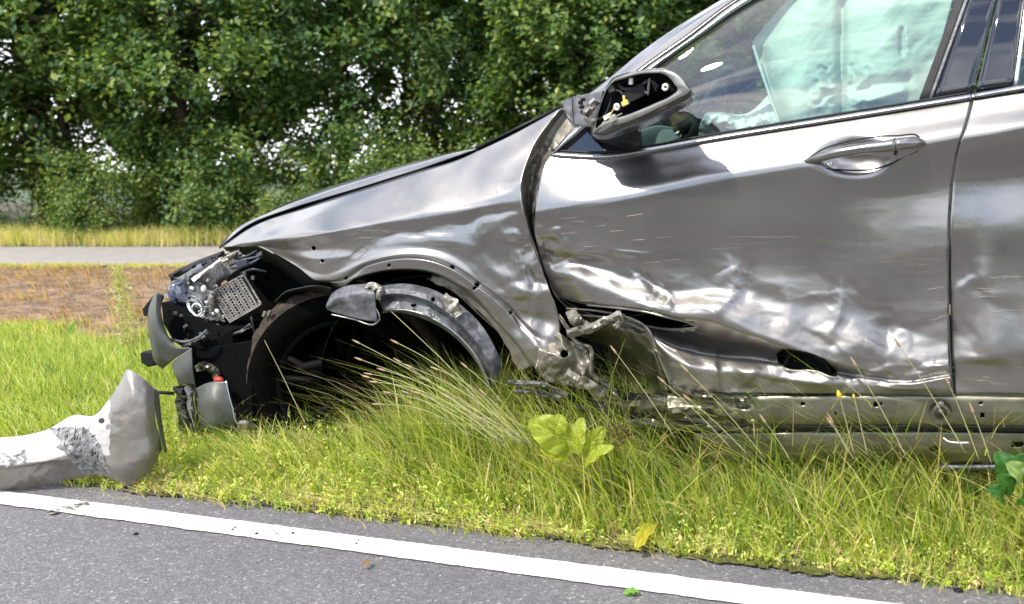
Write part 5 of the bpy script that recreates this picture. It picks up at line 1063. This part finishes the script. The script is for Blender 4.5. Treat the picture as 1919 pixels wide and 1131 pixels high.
for k in range(5):
    for s in (-.12, .12):
        a = 2*math.pi*k/5+.3; q = [wc-ax*.07+(e1*math.cos(a+s*.4)+e2*math.sin(a+s*.4))*.04, wc-ax*.085+(e1*math.cos(a+s)+e2*math.sin(a+s))*.12, wc-ax*.088+(e1*math.cos(a+s*1.5)+e2*math.sin(a+s*1.5))*.215]
        tube('spoke', q, [.020, .016, .016], M['rim'], wheel, CAR0, seg=8, flat=.7)
tube('hub', [wc-ax*.09, wc-ax*.06, wc], [.035, .045, .05], M['rim'], wheel, CAR0, seg=20)
tube('brake_disc', [wc-ax*.02, wc+ax*.005], [.165, .165], M['side'], wheel, CAR0, seg=40)
ptube('suspension_arm', [(560,690,.20),(620,680,.24),(700,700,.34)], .016, M['rim'], CAR, n=10); ptube('suspension_arm', [(700,560,.40),(690,640,.38),(680,700,.36)], .03, M['rim'], CAR, n=10)
# rear wheel, outside the picture
wc2 = P(2690, 640, .15); rw = empty('rear_wheel', (0, 0, 0), None, None); rw.parent = CAR; V = []
for d_, r_ in [(-.11,.24),(-.12,.30),(-.10,.345),(.10,.345),(.12,.30),(.11,.24)]:
    for k in range(64): a = 2*math.pi*k/64; V.append(wc2+CN*d_+(CE*math.cos(a)+UZ*math.sin(a))*r_)
build('tyre', V, gridfaces(6, 64, closed=True, flip=True), M['tyre'], rw, CAR0); tube('rim', [wc2-CN*.09, wc2+CN*.05], [.24, .22], M['silver'], rw, CAR0, seg=40)

# ================================================================ THE TORN BUMPER PIECE ON THE ROAD EDGE
B0 = G(-120, 935); B1 = G(262, 912); BE = (B1-B0)/np.linalg.norm(B1-B0); BN = np.array([-BE[1], BE[0], 0]); BO = G(150, 905)
def PB(px, py, w):
    r = rays(px, py); t = ((B0-CAMP)@BN+w)/(r@BN); return CAMP+r*t[..., None]
torn = empty('torn_bumper_piece', BO, 'torn pale bumper end with scratched white patch lying on the road edge', 'car part')
q0 = [(-160,800,.10),(-60,815,.10),(0,819,.10),(87,805,.09),(143,777,.07),(174,779,.04),(204,748,.02),(225,716,.01),(239,692,.0),(262,703,-.01),(289,727,.0)]
q1 = [(-160,850,.02),(-60,855,.02),(0,850,.02),(87,838,.02),(143,815,.0),(180,810,-.015),(210,790,-.03),(232,765,-.04),(250,745,-.05),(272,748,-.045),(290,758,-.02)]
q2 = [(-160,885,-.01),(-60,885,-.01),(0,876,-.01),(87,863,-.01),(143,848,-.02),(185,842,-.03),(215,835,-.05),(238,820,-.065),(256,805,-.065),(276,795,-.055),(292,792,-.02)]
q3 = [(-160,890,.0),(-60,890,.0),(0,882,.0),(87,868,.0),(143,857,-.01),(187,862,-.03),(215,865,-.05),(240,860,-.065),(262,850,-.07),(284,838,-.055),(300,818,-.0)]
q4 = [(-160,940,.03),(-60,928,.03),(0,921,.03),(43,918,.03),(152,893,.02),(187,890,.0),(215,900,-.02),(234,911,-.03),(260,899,-.03),(284,878,-.02),(304,842,.03)]
gb = loft([q0, q1, q2, q3, q4], 260, 130); gb[..., 2] += .005*n2(gb[..., 0]/30, gb[..., 1]/24, 3)+.003*(n2(gb[..., 0]/9, gb[..., 1]/9, 4))*((gb[..., 0] < 185))
Vb_ = PB(gb[..., 0], gb[..., 1], gb[..., 2]); Vb_[..., 2] = np.maximum(Vb_[..., 2], .006)
cg = (gb[:-1, :-1]+gb[1:, 1:])/2; X, Y = cg[..., 0], cg[..., 1]; jg = 6*n2(X/12, Y/12, 9)
M['shell'] = simple('dirty pale bumper paint', (.19, .165, .138), .38, .35, coat=.4, var=.2, vs=7, alt=(.29, .265, .235), bump=.05, bs=60)
M['chip'] = simple('bare white plastic', (.43, .415, .39), .6, var=.12, vs=14, bump=.25, bs=60)
M['scrape'] = simple('scraped paint', (.07, .07, .07), .5, var=.6, vs=90, bump=.9, bs=150, alt=(.42, .41, .39), sc=(.6, 1, .35))
idx = np.zeros(X.shape, int)
idx[(Y+jg*.4 < 872-.10*(X)) & (X+jg < 205-.0*Y) & (Y < 880)] = 1
idx[inpoly(X+jg, Y+jg, [(92,802),(150,800),(165,803),(190,835),(204,883),(160,892),(140,870),(122,848),(108,842),(112,826)])] = 2
idx[inpoly(X+jg*.5, Y+jg*.5, [(-5,848),(30,850),(40,848),(46,836),(52,862),(46,880),(40,882),(0,872),(-40,860)]) & (n2(X/7, Y/5, 2) > .0)] = 2
idx[(idx == 1) & (n2(X/22, Y/5, 21) > .52)] = 2
build('bumper_skin', Vb_, gridfaces(130, 260), [M['shell'], M['chip'], M['scrape']], torn, BO, midx=idx.ravel(), solid=.004)
cm = []
for k in range(110):
    x, y = (RNG.uniform(100, 205), RNG.uniform(803, 885)) if k < 110 else (RNG.uniform(0, 280), RNG.uniform(780, 880))
    i_ = np.unravel_index(np.argmin((gb[..., 0]-x)**2+(gb[..., 1]-y)**2), gb.shape[:2]); w_ = gb[i_][2]-.002
    if k < 110 and not inpoly(np.array(x), np.array(y), [(92,802),(165,800),(208,883),(160,892),(122,850)]): continue
    if k >= 110 and abs(gb[i_][0]-x)+abs(gb[i_][1]-y) > 6: continue
    a = 1.05+RNG.normal(0, .35); l_ = RNG.uniform(4, 14) if k < 110 else RNG.uniform(4, 9); cm.append(tube_mesh(PB(np.array([x, x+l_*math.cos(a)*.6]), np.array([y, y-l_*math.sin(a)]), np.array([w_, w_])), .0006+.0006*RNG.random(), 4))
o = build('deep_scratches', *join(cm), M['black'], torn, BO); o['kind'] = 'stuff'
a = np.linspace(0, 2*math.pi, 15); tube('sensor_hole', PB(190+5*np.cos(a), 788+4.5*np.sin(a), np.full(15, -.035)), .0016, M['shell'], torn, BO, seg=5)
pv_ = PB(190+4.5*np.cos(a[:-1]), 788+4*np.sin(a[:-1]), np.full(14, -.040)); build('sensor_face', np.vstack([pv_, pv_+BN*.01]), [tuple(range(14))]+[(i, (i+1) % 14, (i+1) % 14+14, i+14) for i in range(14)], M['bumper'], torn, BO, sm=False)
fl_ = [[(289,727),(291,770),(300,815),(308,848)], [(296,735),(300,775),(306,815),(312,846)]]
gx = np.array([smooth(np.array(l, float), 20) for l in fl_]); V = PB(gx[..., 0], gx[..., 1], np.array([[.0]*20, [.06]*20])); build('bumper_side_fold', V, gridfaces(2, 20), M['bumper'], torn, BO, solid=.003)

# ================================================================ STEMS, BROAD LEAVES, LITTER
M['stem'] = simple('dry grass stem', (.34, .33, .15), .7, var=.2); M['seed'] = simple('seed head', (.38, .27, .15), .8, var=.3, vs=200, bump=.6, bs=300)
def stem(px0, py0, px1, py1, w, label, group, bend=.15, head=24, hr=.0031, name='grass_stem', col=None, wt=None):
    a = P(px0, py0, w); b = P(px1, py1, w if wt is None else wt); L_ = np.linalg.norm(b-a); t = np.linspace(0, 1, 14)[:, None]
    base = a.copy(); p = a+(b-a)*t; up_ = UZ*bend*L_*np.sin(np.pi*t)*.8; p = p+up_
    e = empty(name, base, label, 'grass', group); tube('stalk', p, np.linspace(.0014, .0008, 14), M['stem'], e, base, seg=5)
    d = p[-1]-p[-2]; d /= np.linalg.norm(d); hl_ = head*.0013; q = p[-1]-d*hl_*.5+d*hl_*np.linspace(0, 1, 7)[:, None]; tube('seed_head', q, hr*np.array([.25, .8, 1, .95, .8, .5, .1]), col or M['seed'], e, base, seg=7); return e
gl = 'thin grass stem with tan seed head leaning left in the tuft before the wheel arch'; gg_ = 'seeding grass stems in front of the wheel arch'
for a in [(980,800,668,640),(985,795,672,672),(960,800,740,640),(900,790,690,700),(940,800,700,715),(985,800,765,685),(930,800,745,675),(990,805,870,684),(985,802,780,735),(970,805,790,708),
          (950,800,685,705),(975,810,815,690),(935,800,725,735),(890,790,760,735),(1000,810,905,735),(960,800,715,692),(880,785,705,757),(960,810,835,742),(940,805,880,735)]:
    stem(a[0]+RNG.uniform(-12, 12), a[1]+30, a[2], a[3], -.10+RNG.uniform(-.05, .05), gl, gg_, bend=.06+RNG.uniform(-.05, .09))
stem(970,820,735,585,-.10,'long bare grass stem reaching up to the arch liner',gg_,.02,10,.001)
stem(575,800,497,640,-.12,'pale bent stem crossing the front of the brown tyre tread','single grass stems',.02,10,.0012)
for a, lb in (((1435,860,1283,690),'stem with reddish head before the lower door edge left of the tear'),((1370,840,1240,712),'stem with tan head in front of the torn sill'),((1265,820,1150,655),'slender stem before the torn hinge post'),
    ((1400,850,1288,745),'stem with pale head against the bent sill rail'),((1810,850,1680,640),'tall stem leaning left with tan head right of the door tear'),((1835,862,1775,712),'stem with orange head just before the rear door gap'),
    ((1858,868,1821,765),'short stem with orange head before the rear sill'),((1480,860,1430,785),'short stem with orange head in front of the middle sill'),((1590,850,1557,785),'short stem with narrow head below the yellow flower'),((1700,860,1600,678),'tall kinked stem beside the yellow flower'),((1600,860,1555,790),'short stem left of the kinked one')):
    stem(*a[:4], -.06, lb, 'single grass stems', .03, 24)
M['petal'] = simple('yellow petals', (.75, .52, .02), .6)
stem(1600,850,1572,738,-.07,'small plant with a yellow flower head in front of the sill','flowering plants',.02,16,.006,'yellow_flower',M['petal'])
stem(1625,850,1600,742,-.07,'thin stem with unopened yellowish bud beside the yellow flower','flowering plants',.02,10,.003,'yellow_flower',M['petal'])
# feathery weed on the left
e0 = G(262, 735); fw = empty('feathery_weed', e0, 'tall feathery yellow green weed left of the bumper remains', 'plant'); tipd = np.array([-.06, .15, .0])
def at(px, py, Y): r = rays(px, py); return CAMP+r*(Y/r[1])
e0 = at(258, 735, 5.0); tp_ = at(222, 515, 5.0); fw.location = e0
t = np.linspace(0, 1, 12)[:, None]; sp = e0+(tp_-e0)*t+np.array([-.02, 0, 0])*np.sin(np.pi*t); tube('stalk', sp, np.linspace(.004, .002, 12), M['stem'], fw, e0, seg=5)
nC = 900; tt_ = RNG.uniform(.35, 1.05, nC); c_ = e0+(tp_-e0)*tt_[:, None]+RNG.normal(0, 1, (nC, 3))*(.03*np.sin(np.pi*np.clip((tt_-.3)/.8, 0, 1))+.006)[:, None]*[1.0, 1, .6]
V, F, C = leaves(c_, RNG.uniform(.012, .03, nC), np.array([0, -.4, .6]), np.array([.50, .50, .20])*(1+RNG.normal(0, .12, (nC, 1))), .8, .3); o = build('plume', V-e0, F, M['grass'], fw, colors=C, sm=False); o['kind'] = 'stuff'
# broad leaved plants
def big_leaf(base, tip, width, col, cup=.12, n=14, m=9, wav=.06, fold_=.25, normal=None):
    base, tip = np.asarray(base, float), np.asarray(tip, float); d = tip-base; L_ = np.linalg.norm(d); d /= L_
    nr = np.array([0, -.8, .6]) if normal is None else np.asarray(normal, float); nr = nr-(nr@d)*d; nr /= np.linalg.norm(nr); s = np.cross(d, nr)
    V = []; C_ = []
    for i in range(n):
        t = i/(n-1); wv = width*.5*(math.sin(math.pi*min(1, t*.9+.08))**.65)*(1 if t < .98 else .3)
        for j in range(m):
            u_ = (j/(m-1)-.5)*2; h_ = cup*L_*math.sin(math.pi*t)+fold_*abs(u_)*wv-.02*L_*abs(math.sin((t*6-abs(u_)*1.5)*math.pi))*abs(u_)*.5+wav*wv*math.sin(t*17+u_*3)*abs(u_)
            V.append(base+d*L_*t+s*wv*u_+nr*h_); v_ = abs(math.sin((t*6-abs(u_)*1.6)*math.pi)); f_ = 1.25 if abs(u_) < .08 else (.80+.5*(v_ < .3)); V[-1] = V[-1]-nr*L_*.022*(v_ < .3)-nr*L_*.02*(abs(u_) < .06); C_.append(np.array(col)*f_)
    return np.array(V), gridfaces(n, m), np.array(C_)
yl = [.42, .49, .05]; gn = [.055, .17, .03]
pc = P(1045, 868, -.09); pl = empty('dock_plant', pc, 'plant with large bright yellow green leaves below the torn fender', 'plant')
for a, b_, wd2, w1, w2, nr_ in (((1072,838),(992,786),.095,-.10,-.16,(.1,-1,.35)),((1040,812),(1052,776),.05,-.14,-.13,(0,-.9,.5)),((1078,850),(1092,782),.052,-.12,-.11,(-.5,-.8,.2)),((1085,850),(1134,800),.05,-.11,-.10,(.4,-.8,.5)),((1062,860),(1012,840),.05,-.12,-.15,(0,-.6,.9)),((1095,872),(1150,836),.042,-.12,-.14,(0,-.6,.9)),((1050,860),(1040,810),.06,-.10,-.10,(.3,-.8,.5))):
    V, F, C = big_leaf(P(*a, w1), P(*b_, w2), wd2, yl, .10, 40, 21, .16, .18, nr_); build('leaf', V, F, M['leaf'], pl, pc, colors=C)
pc = P(1890, 905, -.14); pl = empty('burdock_plant', pc, 'plant with glossy green leaves at the right edge below the rear sill', 'plant')
for a, b_, wd2, w1, w2, cc in (((1890,900),(1870,845),.06,-.12,-.10,gn),((1905,900),(1925,848),.075,-.12,-.12,gn),((1895,925),(1868,890),.05,-.14,-.16,gn),((1915,905),(1885,868),.05,-.15,-.18,[.30,.42,.12]),((1940,920),(1960,860),.08,-.14,-.12,gn),((1912,945),(1935,900),.05,-.16,-.2,gn),((1880,935),(1850,915),.04,-.16,-.2,gn)):
    V, F, C = big_leaf(P(*a, w1), P(*b_, w2), wd2, cc, .18, wav=.2); build('leaf', V, F, M['leaf'], pl, pc, colors=C)
c_ = at(118, 640, 5.6); pl = empty('broadleaf_weed', c_, 'light green broad leaf plant in the lawn above the torn bumper', 'plant', 'broad leaved weeds in the grass')
for dx, dz in ((.0, .14), (.09, .16), (-.08, .08), (.05, .07)): V, F, C = big_leaf(c_+[0, 0, -.1], c_+[dx, -.03, dz-.04], .07, [.26, .40, .05]); build('leaf', V, F, M['leaf'], pl, c_, colors=C)
# fallen leaf, pebbles, crumbs
def flat_leaf(px, py, px2, py2, wd2, col, label, z=.012):
    a, b_ = G(px, py, z), G(px2, py2, z+.003); V, F, C = big_leaf(a, b_, wd2, col, .05, 10, 7, .2, .3, normal=UZ); e = a.copy()
    o = build('fallen_leaf', V, F, M['leaf'], None, e, colors=C); o.location = e; props(o, label, 'leaf')
flat_leaf(1194,1024,1232,975,.038,[.55,.50,.06],'yellow fallen leaf at the edge of the grass',.035)
flat_leaf(1170,1112,1200,1108,.03,[.22,.45,.08],'small green leaf lying on the white road line',.005)
flat_leaf(683,1060,694,1048,.012,[.4,.2,.08],'tiny brown leaf on the asphalt just below the white line')
M['stone'] = simple('pale stone', (.55,.55,.42), .8, var=.3)
def pebble(px, py, r, m_, name, label, cat, group=None, fl=.55, z=.0, el=1.0):
    import bmesh
    bm = bmesh.new(); bmesh.ops.create_icosphere(bm, subdivisions=2, radius=1); V = np.array([v.co for v in bm.verts]); F = [tuple(v.index for v in f.verts) for f in bm.faces]; bm.free()
    V = V*(1+.5*fbm(V*1.7+px))[:, None]*[r*el, r, r*fl]; c = G(px, py, z); o = build(name, V, F, m_, None); o.location = (c[0], c[1], z+r*fl*.4); o.rotation_euler = (0, 0, RNG.uniform(-.3, .3)); props(o, label, cat, group)
pebble(511,931,.016,M['stone'],'pale_stone','whitish lichen covered stone at the foot of the verge grass','stone',el=1.6); pebble(603,950,.012,M['stone'],'pale_stone','thin pale stone chip on the asphalt edge under the grass','stone',el=2.6,fl=.3)
pebble(255,1001,.007,M['black'],'black_crumb','single black crumb on the asphalt below the white line at left','debris')
for k, (x, y, s) in enumerate([(436,992,.004),(441,988,.004),(481,1000,.005),(518,1000,.003),(549,999,.0045),(568,1000,.002),(668,1018,.004),(672,1012,.003)]): pebble(x, y, s, M['black'], 'black_crumb', 'small black crumb on the middle of the white road line', 'debris', 'black crumbs on the white line', z=.004)
for k in range(14): pebble(95+k*5.2+RNG.uniform(-3, 3), 958-k*1.0+4*math.sin(k)+RNG.uniform(-2, 2), RNG.uniform(.004, .008), M['inner'], 'brown_crumb', 'brown crumb in the dirt trail across the white line at left', 'debris', 'dirt crumbs across the white line', z=.004, fl=.3, el=1.6)
pebble(1797,1108,.010,M['black'],'dark_pebble','dark pebble on the asphalt strip at the right edge','stone'); pebble(1160,1018,.006,M['stone'],'pale_stone','pale pebble beside the yellow fallen leaf','stone')
# brown clod by the bumper piece and reddish dead plant by the sill
for (x, y, w_, lb) in ((318,850,-.0,'brown dead plant tuft beside the torn bumper piece'),(1160,812,-.05,'reddish brown dead plant under the torn sill')):
    c = P(x, y, w_); c[2] = max(c[2], .03); nC = 160; cc = c+RNG.normal(0, 1, (nC, 3))*[.025, .02, .018]; V, F, C = leaves(cc, RNG.uniform(.006, .018, nC), np.array([0, -.3, .6]), np.array([.13, .075, .045])*(1+RNG.normal(0, .25, (nC, 1))).clip(.3, 2), .9, .3)
    o = build('dead_plant', V, F, M['grass'], None, c, colors=C, sm=False); o.location = c; props(o, lb, 'plant', kind='stuff')
